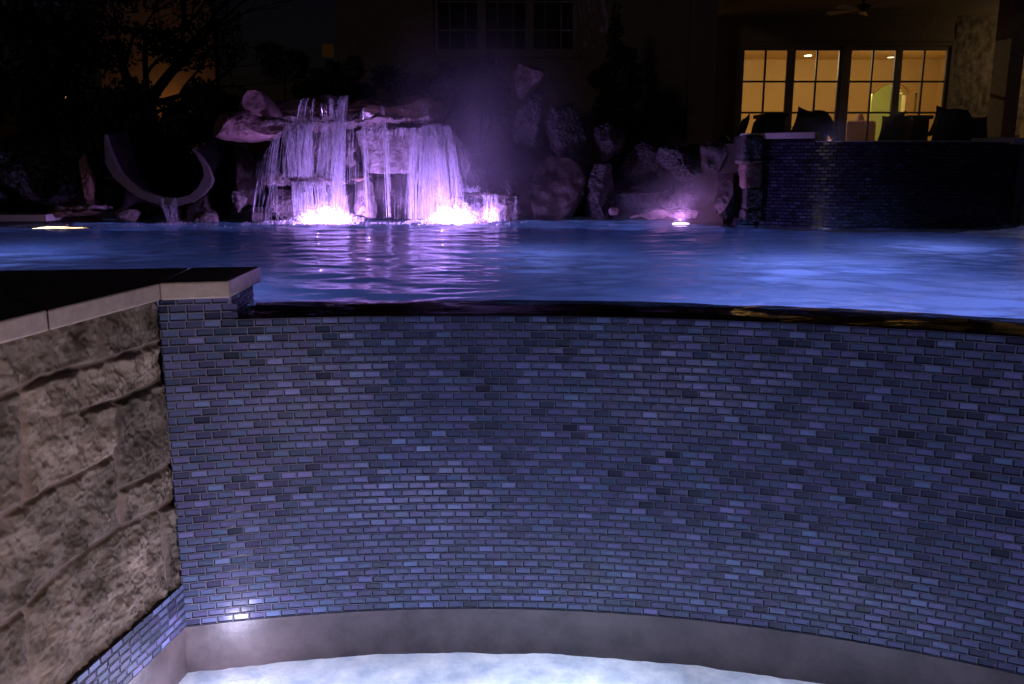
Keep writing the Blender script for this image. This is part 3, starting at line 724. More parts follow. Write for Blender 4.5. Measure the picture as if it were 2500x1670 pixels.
fall('waterfall', [
    (((1008, 312), (1100, 308)), ((998, 534), (1136, 534)), 7.44, 7.22, 230, dict(brk=.55, r=(.0007, .002), jit=7)),
    (((1034, 306), (1056, 304)), ((1024, 534), (1060, 534)), 7.44, 7.22, 190, dict(brk=.3)),
    (((1060, 304), (1074, 304)), ((1080, 520), (1100, 520)), 7.44, 7.20, 120, dict(brk=.25)),
    (((1088, 306), (1096, 306)), ((1108, 480), (1126, 480)), 7.44, 7.24, 60, dict(brk=.25)),
    (((1100, 325), (1115, 335)), ((1135, 470), (1160, 475)), 7.50, 7.40, 26, dict(brk=.8, r=(.0005, .0012))),
    (((1008, 312), (1014, 312)), ((999, 534), (1004, 534)), 7.44, 7.24, 40, dict(brk=.25, jit=2)),
    (((1030, 245), (1050, 250)), ((1036, 305), (1056, 305)), 7.62, 7.5, 12, dict(brk=.8, r=(.0005, .0012))),
    (((970, 240), (1040, 245)), ((975, 300), (1045, 300)), 7.62, 7.5, 18, dict(brk=.8, r=(.0004, .001))),
], [(((1008, 312), (1096, 308)), ((1000, 540), (1138, 540)), 7.46, 7.23), (((1030, 308), (1080, 306)), ((1022, 540), (1096, 540)), 7.45, 7.22)],
    'wide right purple lit waterfall fanning out down to the pool')
fall('waterfall', [
    (((1176, 475), (1222, 475)), ((1180, 540), (1226, 540)), 7.34, 7.24, 110, dict(brk=.3, r=(.0006, .0016))),
    (((1222, 476), (1262, 478)), ((1226, 540), (1262, 540)), 7.34, 7.24, 26, dict(brk=.7, r=(.0005, .001))),
    (((1130, 478), (1176, 476)), ((1132, 540), (1180, 540)), 7.34, 7.24, 34, dict(brk=.6, r=(.0005, .0012))),
    (((1120, 400), (1200, 420)), ((1160, 474), (1270, 478)), 7.36, 7.3, 40, dict(brk=.97, r=(.0004, .0008), jit=10)),
], [(((1174, 475), (1232, 475)), ((1178, 542), (1236, 542)), 7.35, 7.24)], 'small low waterfall off the little ledge at the right of the grotto')
t = fall('slide_outflow', [
    (((390, 498), (432, 498)), ((412, 548), (436, 548)), 7.33, 7.18, 90, dict(brk=.2, r=(.0004, .001))),
], [(((390, 484), (433, 484)), ((390, 500), (433, 500)), 7.345, 7.335), (((390, 500), (433, 500)), ((412, 549), (436, 549)), 7.335, 7.18)],
    'short stream of water pouring out of the slide mouth', None)
t['category'] = 'water stream'

# splash: drops and foam on the water at the foot of the falls
def splash(name, px0, px1, n, h, Y, label, seed, peak=None, size=(.0018, .006)):
    rg = random.Random(seed); mb = MB(); a = at(px0, WF, Y); b = at(px1, WF, Y)
    pk = at(peak, WF, Y).x if peak else (a.x+b.x)/2; w = (b.x-a.x)/2
    for k in range(n):
        x = rg.gauss(pk, w*.42) if rg.random() < .7 else rg.uniform(a.x, b.x)
        x = min(max(x, a.x), b.x)
        hh = h*math.exp(-((x-pk)/(w*.5))**2)+.015
        z = rg.random()**2.2*hh+.002; y = Y+rg.gauss(0, .06)
        r = rg.uniform(*size)*(1.4-.7*z/h)
        mb.ico((x, y, z), (r*rg.uniform(.8, 1.6), r, r*rg.uniform(.8, 1.8)), 1)
    return tag(mb.build(name, M['spray'], smooth=True), label, 'splash', kind='stuff')
splash('splash', 640, 880, 2600, .17, 7.2, 'white splash at the foot of the left waterfall', 1, 795)
splash('splash', 990, 1190, 2600, .20, 7.2, 'white splash at the foot of the right waterfall', 2, 1112)
splash('splash', 1120, 1200, 260, .045, 7.2, 'small white splash under the low right ledge', 3, 1150)
splash('splash', 600, 1290, 900, .012, 7.14, 'line of foam along the foot of the grotto', 4, 900, (.002, .005))
splash('splash', 385, 470, 260, .012, 7.14, 'small foam patch where the slide water lands', 5, 420, (.001, .003))
splash('splash', 60, 640, 150, .004, 6.75, 'scattered white specks imitating sparkles on the water before the slide', 6, 330, (.002, .004))  # white specks added in place of glints on the water
def spot_splash():
    rg = random.Random(5); mb = MB()
    for k in range(520):
        c = at(1148+rg.gauss(0, 15), 470-abs(rg.gauss(0, 7)), 7.42+rg.gauss(0, .03)); r = rg.uniform(.0015, .005)
        mb.ico(c, (r*1.6, r, r), 1)
    tag(mb.build('splash', M['spray'], smooth=True), 'bright splash on the small right ledge', 'splash', kind='stuff')
spot_splash()

# ---------------------------------------------------------------- lit lamps and added fill lamps
def lamp(name, loc, col, e, r, parent=None, typ='POINT'):
    l = bpy.data.lights.new(name, typ); l.color = col; l.energy = e; l.shadow_soft_size = r
    o = bpy.data.objects.new(name, l); COL.objects.link(o)
    if parent is not None: o.parent = parent; o.location = Vector(loc)-parent.location
    else: o.location = loc
    return o
PUR = (.50, .28, 1.0)
def pool_light(px, py, Y, col, e, label, ecol, es, w=.06, lift=.03, glowh=.012, low=-.004, group='pool lights at the waterline'):
    c = at(px, py, Y); c.z = 0
    t = empty('pool_light', tuple(c)); tag(t, label, 'pool light', group)
    mb = MB(); mb.ico((0, .02, low-.04), (w*1.15, w*.6, .035), 2); mb.build('housing', M['metal_dark'], t, smooth=True, local=True)
    mb = MB()
    for dx, dy, q in (((0, 0, 1),) if w < .15 else ((-.09, .02, .62), (.05, -.01, .5), (.15, -.05, .34), (-.2, -.02, .2))):
        mb.ico((dx, dy, low), (w*q, w*q*.45, glowh), 2)
    mb.build('lens', glow('lens_glow', ecol, es), t, smooth=True, local=True)
    lamp('light', (c.x, c.y, lift), col, e, 0, t)
    return t
pool_light(795, 538, 7.18, PUR, 11, 'glowing pool light inside the splash of the left waterfall', (1, .95, 1), 6, .05, low=-.03)
pool_light(1118, 540, 7.18, PUR, 13, 'glowing pool light inside the splash of the right waterfall', (1, .95, 1), 6, .05, low=-.03)
pool_light(1662, 548, 7.15, (.75, .3, 1), 4.5, 'glowing violet pool light on the waterline of the right bank', (.95, .7, 1), 6, .075)
pool_light(158, 563, 6.75, (1, .5, .2), .25, 'glowing lumps imitating an amber reflection on the far left water', (1, .62, .32), 9, .2, glowh=.006, low=-.03)  # amber reflection of an unknown source, made as glowing lens lumps
for px, Y, z, e in ((755, 7.16, .03, 7), (838, 7.16, .03, 9), (1075, 7.16, .03, 7), (1140, 7.18, .03, 10), (775, 6.8, .05, 46), (1080, 6.8, .05, 54), (850, 7.5, .06, 14), (1050, 7.5, .06, 16), (1200, 7.3, .04, 8), (900, 6.2, .05, 5), (725, 7.5, .93, .3), (800, 7.50, .93, .35), (905, 7.5, .93, .4), (1000, 7.50, .93, .4)):
    c = at(px, 540, Y); lamp('added_fall_lamp', (c.x, Y, z), PUR, e, 0)  # added unseen lamps: widen the foot glow, brighten rocks, streams and crest
# underwater lamps of the pool
for i, (x, y, e) in enumerate([(1.4, 4.0, 50), (3.0, 4.0, 58), (2.0, 5.6, 34), (-1.7, 4.6, 16), (.2, 6.3, 12), (-3.6, 6.2, 16), (3.2, 6.6, 16)]):
    lamp('underwater_lamp', (x, y, -.75), (.40, .43, 1.0), e, 0)
# basin lamps at the foot of the tiled wall, plus added fills
lamp('basin_lamp_and_fill', (-.93, 2.50, -1.17), (.72, .68, 1), 5.0, .035)
for x, y, e, c_ in ((-.6, 2.2, 32, (.68, .70, 1)), (.15, 2.25, 38, (.64, .72, 1)), (.95, 2.0, 24, (.62, .68, 1)), (1.7, 1.5, 10, (.55, .55, 1)), (-1.0, 1.5, 6, (.9, .7, .75))):
    lamp('underwater_lamp', (x, y, -1.55), c_, e, 0)
sp = lamp('stone_fill_spot', (-.1, 1.1, -.9), (1, .76, .62), 34, .08, typ='SPOT')  # added unseen warm spot, brightens the stone wall and spares the tiles
sp.data.spot_size = R(72); sp.data.spot_blend = .7
sp.rotation_euler = (Vector((-1.22, 2.15, -.36))-Vector(sp.location)).to_track_quat('-Z', 'Y').to_euler()
lamp('basin_lamp_and_fill', (-.35, 1.6, -1.2), (.45, .46, 1), 11, .2)  # unseen frontal lamp added to brighten the lower tiles
for x, y, e in ((-.55, .9, 4), (.2, .7, 4), (1.0, .4, 3)):
    lamp('basin_lamp_and_fill', (x, y, -.8), (.50, .50, 1), e, .12)  # unseen lamps below the camera, added as frontal fill on the tiles

# ---------------------------------------------------------------- spa
def spa():
    c = (2.97, 8.16, 0); Rs = 1.58
    t = empty('raised_spa', (c[0], c[1], -.3)); tag(t, 'raised round spa with mosaic tiled wall toned down to look dimly lit at the right', 'spa')
    ZL = .645
    def pl(s, z, d): a = s/Rs; r = Rs+d; return (c[0]+r*math.sin(a), c[1]-r*math.cos(a), z)
    # faces must point outwards: mirror the order by running s from right to left
    sa, sb = -Rs*.70, Rs*.72
    tiles('mosaic_tiles', pl, sa, sb, ZL-25*TR, ZL, t, 17, dark=.5)  # same mosaic as the near wall, darkened to paint in dim light
    grout_sheet('grout', pl, sa, sb, -.1, ZL, M['edge'], t, 60, 1)
    # shell
    mb = MB(); n = 72; V = []; Fc = []
    for i in range(n):
        a = 2*math.pi*i/n
        for r, z in ((Rs-.002, -.3), (Rs-.002, ZL-.002), (Rs-.26, ZL-.004), (Rs-.26, .1)):
            V.append((c[0]+r*math.sin(a), c[1]-r*math.cos(a), z))
    for i in range(n):
        q, w = i*4, ((i+1) % n)*4
        for k in range(3): Fc.append((q+k, w+k, w+k+1, q+k+1))
    Fc.append(tuple(i*4+3 for i in range(n)))
    mb.add(V, Fc); mb.build('shell', M['soil'], t)
    # rim coping: raised arcs left and right of the spillway
    def arcslab(a0, a1, r0, r1, z0, z1, name='coping'):
        m2 = MB(); k = 14; A = [(c[0]+r*math.sin(a0+(a1-a0)*i/k), c[1]-r*math.cos(a0+(a1-a0)*i/k)) for r in (r1, r0) for i in range(k+1)]
        poly = A[:k+1]+A[k+1:][::-1]
        m2.prism(poly, z0, z1); return m2.build(name, M['spa_coping'], t, bevel=.005)
    arcslab(-.80, -.43, Rs-.30, Rs+.03, ZL+.028, ZL+.075)
    arcslab(.60, 2.4, Rs-.30, Rs+.03, ZL-.012, ZL+.04)
    k = 8
    for (a0, a1) in ((-.80, -.44), (.61, 2.4)):
        A = [(c[0]+r*math.sin(a0+(a1-a0)*i/k), c[1]-r*math.cos(a0+(a1-a0)*i/k)) for r in (Rs-.004, Rs-.25) for i in range(k+1)]
        m2 = MB(); m2.prism(A[:k+1]+A[k+1:][::-1], ZL-.001, ZL+.027 if a0 < 0 else ZL+.0)
        m2.build('rim_riser', M['edge'], t)
    arcslab(-.428, .598, Rs-.03, Rs+.004, ZL+.0005, ZL+.008, 'lip_highlight')  # pale strip painted in as the highlight along the water's rim
    # water in it
    V = []; n = 48
    for j in range(17):
        for i in range(n):
            a = 2*math.pi*i/n; r = (Rs-.03)*j/16; x = c[0]+r*math.sin(a); y = c[1]-r*math.cos(a)
            V.append((x, y, ZL+.006+.003*noise.noise((x*6, y*6, 0))))
    Fc = [(j*n+i, j*n+(i+1) % n, (j+1)*n+(i+1) % n, (j+1)*n+i) for j in range(16) for i in range(n)]
    pyobj('spa_water', V, Fc, M['water'], t, smooth=True)
    return c, Rs, ZL
sc_, Rs, ZL = spa()
lamp('spa_steam_fill', (2.95, 8.2, ZL+.05), (.45, .36, 1), .8, 0)  # unseen lamp added above the spa water to tint the steam
# stone pier at the left end of the spa
def pier():
    t = empty('stone_pier', tuple(at(1822, 548, 7.0))); tag(t, 'stacked stone pier at the left end of the spa wall', 'stone pier')
    for k, (b, s) in enumerate([((1800, 330, 1852, 394), 90), ((1803, 398, 1850, 460), 91), ((1806, 458, 1849, 510), 92), ((1802, 508, 1848, 538), 93)]):
        rock(b, 7.06, .34, '', 'rock_pink' if k == 1 else 'rock_mid', s, 'stone_block', parent=t, p=9, cuts=0, rough=.06, crag=.10, sub=6)
    rock((1797, 390, 1854, 401), 7.05, .36, '', 'rock', 94, 'cap_stone', parent=t, p=6, cuts=2, rough=.1)
    a = at(1800, 545, 6.93); b = at(1843, 545, 6.93)
    def pl(s, z, d): return (a.x+s, a.y-d, z)
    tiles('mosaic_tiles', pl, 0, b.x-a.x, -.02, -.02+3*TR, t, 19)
    mb = MB(); mb.box(a.x, b.x, a.y+.0005, a.y+.3, -.3, -.02+3*TR); mb.build('base_block', M['edge'], t)
    mb = MB(); p0 = at(1740, 400, 7.25); mb.box(at(1768, 400, 7.3).x, at(1812, 400, 7.3).x, 7.3, 8.2, -.3, ZL-.02)
    mb.build('side_wall', M['soil'], t)
pier()

# ---------------------------------------------------------------- house
YH = 14.0
def hx(px, py=199, Y=YH): return at(px, py, Y).x
def hz(py, Y=YH): return at(1250, py, Y).z
def box(name, m, parent, x0, x1, y0, y1, z0, z1, bevel=0):
    mb = MB(); mb.box(x0, x1, y0, y1, z0, z1); return mb.build(name, m, parent, bevel=bevel)
def house():
    H = empty('house', (5, YH, .12)); tag(H, 'beige stucco house with a covered porch and lit french doors', 'house')
    CE = 2.72; zt = hz(103); z0 = .121
    xl, xr = hx(1797), hx(2322)
    # rear porch wall pieces
    box('porch_wall', M['stucco'], H, hx(1740), xl, YH, YH+.25, z0, CE)
    box('porch_wall', M['stucco'], H, xl+.0005, xr-.0005, YH, YH+.25, zt, CE)
    # right wall with rough stone face
    n1, n2 = 90, 110; x0, x1 = xr, 8.6; V = []
    for j in range(n2+1):
        for i in range(n1+1):
            x = x0+(x1-x0)*i/n1; z = z0+(CE-z0)*j/n2
            V.append((x, YH-.035*abs(noise.fractal((x*4.5, z*2.6, 1), .9, 2.1, 5))-.01*noise.noise((x*20, z*9, 4)), z))
    pyobj('stone_facing', V, np.array([(j*(n1+1)+i, j*(n1+1)+i+1, (j+1)*(n1+1)+i+1, (j+1)*(n1+1)+i) for j in range(n2) for i in range(n1)]), M['limestone'], H, smooth=True)
    box('porch_wall', M['stucco'], H, xr, 12, YH+.05, YH+.25, z0, CE)
    box('corner_pillar', M['stucco'], H, hx(2452, 250, 12.2), hx(2487, 250, 12.2), 12.2, 12.6, z0, CE-.001)
    # porch ceiling
    box('porch_ceiling', M['stucco'], H, hx(1742), 12, 10.6, YH+.25, CE, CE+.3)
    # left wing, standing forward of the doors
    YL = 12.6
    lx0, lx1 = at(820, 100, YL).x, at(1742, 100, YL).x
    wx0, wx1 = at(1058, 60, YL).x, at(1410, 60, YL).x; wz = at(1250, 132, YL).z; wt = at(1250, -120, YL).z
    for (a, b, c, d) in ((lx0, wx0, z0-.1, 5.6), (wx1, lx1, z0-.1, 5.6), (wx0+.0005, wx1-.0005, z0-.1, wz), (wx0+.0005, wx1-.0005, wt, 5.6)):
        box('wing_wall', M['stucco'], H, a, b, YL, YL+.3, c, d)
    box('wing_side', M['stucco'], H, lx1-.3, lx1-.001, YL+.3, YH, z0-.1, 5.6)
    box('corner_pillar', M['trim'], H, at(1680, 100, YL).x, lx1+.02, YL-.12, YL+.05, z0-.1, 5.58)
    # its tall dark window
    w = MB(); wr = (wx0+.001, wx1-.001)
    xs = [wr[0]+(wr[1]-wr[0])*k/3 for k in range(4)]
    for i, x in enumerate(xs): w.box(max(wr[0], x-.06), min(wr[1], x+.06), YL+.04, YL+.12, wz+.001, wt-.001)
    w.box(wr[0], wr[1], YL+.041, YL+.119, wz+.001, wz+.07)
    wf = w.build('window', M['window_trim'], H)
    mu = MB()
    for k in range(3):
        for q in (1, 2):
            x = xs[k]+(xs[k+1]-xs[k])*q/3; mu.box(x-.009, x+.009, YL+.07, YL+.09, wz+.07, wt-.001)
    for zz in (at(1250, 72, YL).z, at(1250, 2, YL).z):
        mu.box(wr[0]+.06, wr[1]-.06, YL+.072, YL+.088, zz-.012, zz+.012)
    mu.build('muntins', M['window_trim'], wf)
    box('pane', M['pane'], wf, wr[0]+.02, wr[1]-.02, YL+.098, YL+.102, wz+.03, wt-.02)
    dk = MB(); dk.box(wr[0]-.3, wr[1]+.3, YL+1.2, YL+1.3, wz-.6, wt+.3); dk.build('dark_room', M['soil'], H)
    sill = box('sill', M['trim'], wf, wx0-.03, wx1+.03, YL-.05, YL+.03, wz-.05, wz-.001)
    # french doors
    dz0 = .19; rows = [hz(123), hz(199), hz(275), hz(351), dz0+.1]
    doors = [(1814.5, 1919), (1939, 2045), (2075, 2181), (2199, 2306)]
    fr = MB()
    fr.box(xl+.001, hx(1806), YH-.03, YH+.1, z0, zt-.001); fr.box(hx(2314), xr-.001, YH-.03, YH+.1, z0, zt-.001)
    fr.box(hx(1806), hx(2314), YH-.03, YH+.1, hz(112), zt-.001); fr.box(hx(2052), hx(2066), YH-.03, YH+.1, z0, hz(112))
    frame = fr.build('door_frame', M['trim'], H, bevel=.006)
    for i, (a, b) in enumerate(doors):
        la = hx(1806.5) if i == 0 else hx(1929.4) if i == 1 else hx(2066.5) if i == 2 else hx(2190.4)
        lb = hx(1929) if i == 0 else hx(2051.5) if i == 1 else hx(2190) if i == 2 else hx(2313.5)
        xa, xb = hx(a), hx(b); d = MB()
        d.box(la, xa, YH, YH+.05, dz0, hz(112.5)); d.box(xb, lb, YH, YH+.05, dz0, hz(112.5))
        d.box(xa, xb, YH, YH+.05, rows[0], hz(112.5)); d.box(xa, xb, YH, YH+.05, dz0, rows[4])
        dr = d.build('french_door', M['trim'], H, bevel=.003)
        mu = MB(); xm = (xa+xb)/2
        mu.box(xm-.014, xm+.014, YH+.012, YH+.038, rows[4], rows[0])
        for z in rows[1:4]: mu.box(xa, xb, YH+.014, YH+.036, z-.014, z+.014)
        mu.build('muntins', M['muntin'], dr)
        box('pane', M['pane'], dr, xa-.01, xb+.01, YH+.023, YH+.027, rows[4]-.01, rows[0]+.01)
        mb = MB(); hxx = xb+.03 if i in (0, 2) else xa-.03
        mb.tube([(hxx, YH-.01, 1.05), (hxx, YH-.05, 1.05), (hxx-.1 if i in (0, 2) else hxx+.1, YH-.05, 1.05)], .01, 6)
        mb.build('handle', M['metal_dark'], dr)
    # room behind the doors
    YB = 19.5; RX0, RX1 = 1.8, at(2262, 180, YB).x+.25
    mb = MB()
    rm = lambda *a: mb.box(*a)
    mb.box(RX0, RX1, YH+.26, YB, z0-.05, z0)            # floor
    mb.box(RX0, RX1+3, YH+.26, YB+.2, 2.70, 2.78)       # ceiling
    mb.box(RX0-.1, RX0, YH+.26, YB, z0, 2.699)
    # back wall around the arch and two slots
    X = lambda px, py=230: at(px, py, YB).x
    Z = lambda py: at(1250, py, YB).z
    ax0, ax1 = X(2128), X(2212); sp = Z(232); ap = Z(206)
    mb.box(RX0, ax0, YB, YB+.2, z0, 2.699)
    mb.box(ax1, X(2234), YB, YB+.2, z0, 2.699)
    mb.box(X(2234), X(2241), YB, YB+.2, Z(227), 2.699); mb.box(X(2234), X(2241), YB, YB+.2, z0, Z(275))
    mb.box(X(2241), RX1+.3, YB, YB+.2, z0, 2.699)
    K = 12
    for k in range(K):
        u0, u1 = k/K, (k+1)/K; xa, xb = ax0+(ax1-ax0)*u0, ax0+(ax1-ax0)*u1
        za = sp+(ap-sp)*math.sin(math.pi*(u0+u1)/2); mb.box(xa, xb, YB, YB+.2, za, 2.699)
    mb.box(RX1, RX1+.1, YH+.26, YB, z0, 2.699)
    mb.build('living_room', M['room'], H)
    mb = MB()
    for k in range(K+1):
        pass
    pts = [(ax0+(ax1-ax0)*k/K, YB-.03, sp+(ap-sp)*math.sin(math.pi*k/K)+.04) for k in range(K+1)]
    mb.tube(pts, .05, 6); mb.build('arch_moulding', M['room'], H, smooth=True)
    mb = MB(); mb.box(RX0+5, RX1+3.5, YB+1.9, YB+2.0, z0, 2.69); mb.box(ax0-1.2, ax0-1.1, YB+.2, YB+1.9, z0, 2.69); mb.box(RX1+3.4, RX1+3.5, YB+.2, YB+1.9, z0, 2.69)
    mb.box(RX0+5, RX1+3.5, YB+.2, YB+2, 2.69, 2.75); mb.box(RX0+5, RX1+3.5, YB+.2, YB+2, z0-.05, z0)
    mb.box((ax0+ax1)/2-.1, (ax0+ax1)/2, YB+.9, YB+1.9, z0, 2.6)
    mb.build('hallway', M['room_light'], H)
    # downlights
    for (px, py) in ((1973, 136), (2175, 140)):
        d = ray(px, py); tt = (2.698-EYE)/d.z; p = Vector((0, 0, EYE))+d*tt
        p.y = min(p.y, 19.2)
        m2 = MB(); m2.ico((p.x, p.y, 2.697), (.07, .1, .012), 2); m2.build('downlight', glow('downlight_glow', (1, .75, .45), 12 if px < 2000 else 2), H, smooth=True)
    lamp('room_lamp', (4.4, 16.6, 2.3), (1, .76, .42), 66, 0)
    lamp('room_lamp', (7.6, 17.2, 2.3), (1, .76, .38), 28, 0)
    lamp('hall_lamp', (X(2160), YB+.9, 2.2), (1, .95, .55), 50, .12)
    lamp('side_porch_lamp', (8.1, 13.1, 2.0), (1, .70, .32), 9, 0)
    # far right lit slit
    box('side_window', glow('side_glow', (1, .55, .15), .05), H, hx(2494, 330, 13.8), hx(2500, 330, 13.8)+.3, 13.8, 13.85, hz(345, 13.8), hz(300, 13.8))
    # roof mass above the wing
    mb = MB(); mb.prism([(lx0-.4, YL-.4), (12.4, YL-.4), (12.4, 22), (lx0-.4, 22)], 5.6, 5.8); mb.build('roof', M['trim'], H)
house()
# sofa and lamp inside
def sofa():
    t = empty('indoor_sofa', (5.4, 15.6, .121)); tag(t, 'pale sofa back seen through the french doors', 'sofa')
    x0, x1 = at(2062, 300, 15.6).x, at(2136, 300, 15.6).x
    mb = MB(); mb.box(x0, x1, 15.5, 15.7, .3, at(1250, 295, 15.6).z); mb.build('backrest', M['sofa'], t, bevel=.05)
    mb = MB(); mb.box(x0, x1, 15.72, 16.3, .2, .5); mb.build('seat', M['sofa'], t, bevel=.05)
    c = at(2098, 288, 15.9); mb = MB(); mb.ico((c.x, c.y, c.z-.03), (.085, .085, .11), 3); mb.build('vase', M['sofa'], None, smooth=True)
    o = COL.objects[-1]; tag(o, 'round topped vase just above the sofa back indoors', 'vase')
sofa()
# ceiling fan on the porch
def fan():
    c = at(2108, 10, 12.2); t = empty('ceiling_fan', (c.x, c.y, 2.719)); tag(t, 'ceiling fan hanging under the porch ceiling above the doors', 'ceiling fan')
    z = at(2108, 38, 12.2).z
    mb = MB(); mb.tube([(0, 0, 0), (0, 0, z-2.719+.15)], .02, 8); mb.build('downrod', M['metal_dark'], t, local=True)
    mb = MB(); mb.ico((0, 0, z-2.719+.1), (.1, .1, .06), 2); mb.build('motor', M['metal_dark'], t, smooth=True, local=True)
    for k in range(5):
        a = R(-5+72*k); mb = MB(); u = Vector((math.cos(a), math.sin(a), 0)); w = Vector((-u.y, u.x, .25))
        zz = Vector((0, 0, z-2.719+.07)); P = [zz+u*.1-w*.03, zz+u*.48-w*.06, zz+u*.48+w*.06, zz+u*.1+w*.03]
        mb.add([tuple(p) for p in P]+[tuple(p+Vector((0, 0, .012))) for p in P], [(3, 2, 1, 0), (4, 5, 6, 7), (0, 1, 5, 4), (1, 2, 6, 5), (2, 3, 7, 6), (3, 0, 4, 7)])
        mb.build('blade', M['white_metal'], t, local=True)
fan()
# outdoor armchairs
def chair(px, Y, rz, label, top=1.12, w=.54, pil=.0):
    c = at(px, 345, Y); t = empty('armchair', (c.x, Y, .12), R(rz)); tag(t, label, 'armchair', 'armchairs on the porch')
    h = top-.12; n = 16
    # seat faces local -y; back wraps round the rear
    V = []; hs = w/2
    for j in range(9):
        v = j/8; z = .12+(h-.12)*v
        for i in range(n+1):
            u = -1+2*i/n; a = u*1.9
            flare = 1+.20*v*v; side = min(1, max(0, (abs(u)-.38)/.2)); side = side*side*(3-2*side)
            zz = z-(z-.12)*side*.46
            zz -= .09*v*min(1, abs(u)/.42)**2.5
            x = hs*flare*math.sin(a)*1.02; y = hs*math.cos(a)*flare*.95+.10*v
            V.append((x, y, zz))
    k = n+1
    Fc = [(j*k+i, j*k+i+1, (j+1)*k+i+1, (j+1)*k+i) for j in range(8) for i in range(n)]
    o = pyobj('shell', V, Fc, M['wicker'], t, smooth=True, local=True)
    md = o.modifiers.new('solid', 'SOLIDIFY'); md.thickness = .05; md2 = o.modifiers.new('bevel', 'BEVEL'); md2.width = .02; md2.segments = 3
    mb = MB(); mb.box(-hs*.85, hs*.85, -hs*.9, hs*.75, .14, .36); mb.build('seat', M['wicker'], t, bevel=.03, local=True)
    mb = MB(); mb.box(-hs*.82, hs*.82, -hs*.92, hs*.6, .365, .47); mb.build('seat_cushion', M['cushion'], t, bevel=.04, local=True)
    s = .21; P = []
    for j in range(7):
        for i in range(7):
            u, v = -1+i/3, -1+j/3
            pin = 1-.16*(1-u*u)*(abs(v)) ; pin2 = 1-.16*(1-v*v)*(abs(u)); th = .07*(1-u**4)*(1-v**4)
            P.append((u*s*pin2, v*s*pin, th))
    nV = len(P); P = P+[(x, y, -z) for x, y, z in P]
    Fc = [(j*7+i, j*7+i+1, (j+1)*7+i+1, (j+1)*7+i) for j in range(6) for i in range(6)]
    Fc += [tuple(nV+q for q in f[::-1]) for f in Fc]
    ca, sa = math.cos(R(72)), math.sin(R(72)); tl = R(8+pil*30)
    Q = []
    for x, y, z in P:
        x, y = x*math.cos(tl)-y*math.sin(tl), x*math.sin(tl)+y*math.cos(tl)
        Q.append((x, y*ca-z*sa*-1+hs*.42, y*sa+z*ca+h-.17))
    pyobj('pillow', Q, Fc, M['cushion'], t, smooth=True, local=True)
    for sx in (-1, 1):
        for sy in (-1, 1):
            mb = MB(); mb.tube([(sx*hs*.75, sy*hs*.7, 0), (sx*hs*.75, sy*hs*.7, .15)], .022, 6); mb.build('leg', M['wicker'], t, local=True)
chair(1794, 12.6, -95, 'leftmost armchair on the porch, turned sideways with its pillow', 1.13, .40)
chair(1955, 11.9, 195, 'armchair with its back to the pool left of the middle door post', 1.17, .44)
chair(2042, 12.4, 78, 'narrow armchair turned sideways between the second and third doors', 1.14, .42)
chair(2158, 12.0, -70, 'armchair in front of the third door with an upright pillow', 1.13, .46)
chair(2302, 11.8, 172, 'wide armchair with its back to the pool and a pillow over the top', 1.18, .46)
chair(2400, 12.4, 100, 'rightmost armchair on the porch, leaning away in front of the stone', 1.12, .5)
def table(px0, px1, py, Y, label):
    a = at(px0, py, Y); b = at(px1, py, Y); cx = (a.x+b.x)/2
    t = empty('patio_table', (cx, Y, .12)); tag(t, label, 'table', 'tables on the porch'); w = (b.x-a.x)/2; h = a.z-.12
    mb = MB(); mb.box(-w, w, -.3, .3, h-.05, h); mb.build('tabletop', M['wicker'], t, bevel=.012, local=True)
    mb = MB(); mb.box(-w*.85, w*.85, -.24, .24, 0, h-.0505); mb.build('base', M['wicker'], t, bevel=.01, local=True)
table(1852, 1910, 279, 12.7, 'square dark table between the two left armchairs')
table(2196, 2256, 284, 12.6, 'dark table beside the wide armchair at the fourth door')

# ---------------------------------------------------------------- plants
def leafcloud(name, clumps, n, size, m, parent=None, seed=0, flat=.5):
    """clumps: list of (centre, (rx,ry,rz)); leaf sized quads"""
    rg = np.random.RandomState(seed); C = np.array([c for c, r in clumps], dtype=float); Rr = np.array([r for c, r in clumps], dtype=float)
    wts = Rr.prod(1)**.67; wts /= wts.sum(); idx = rg.choice(len(clumps), n, p=wts)
    d = rg.normal(size=(n, 3)); d /= np.linalg.norm(d, axis=1, keepdims=True); rad = rg.random_sample(n)**.45
    P = C[idx]+d*Rr[idx]*rad[:, None]
    u = rg.normal(size=(n, 3)); u /= np.linalg.norm(u, axis=1, keepdims=True); v = np.cross(u, rg.normal(size=(n, 3))); v /= np.linalg.norm(v, axis=1, keepdims=True)
    s = size*rg.uniform(.6, 1.4, n)[:, None]
    V = np.stack([P-u*s, P-v*s*flat, P+u*s, P+v*s*flat], 1).reshape(-1, 3)
    Fc = np.arange(4*n).reshape(n, 4)
    return pyobj(name, V, Fc, M[m], parent)
def clumpset(px0, py0, px1, py1, Y, n, r, seed, dy=.6):
    rg = random.Random(seed); out = []
    for k in range(n):
        c = at(rg.uniform(px0, px1), rg.uniform(py0, py1), Y+rg.uniform(-dy, dy)); q = r*rg.uniform(.6, 1.3)
        out.append((tuple(c), (q, q, q*.7)))
    return out
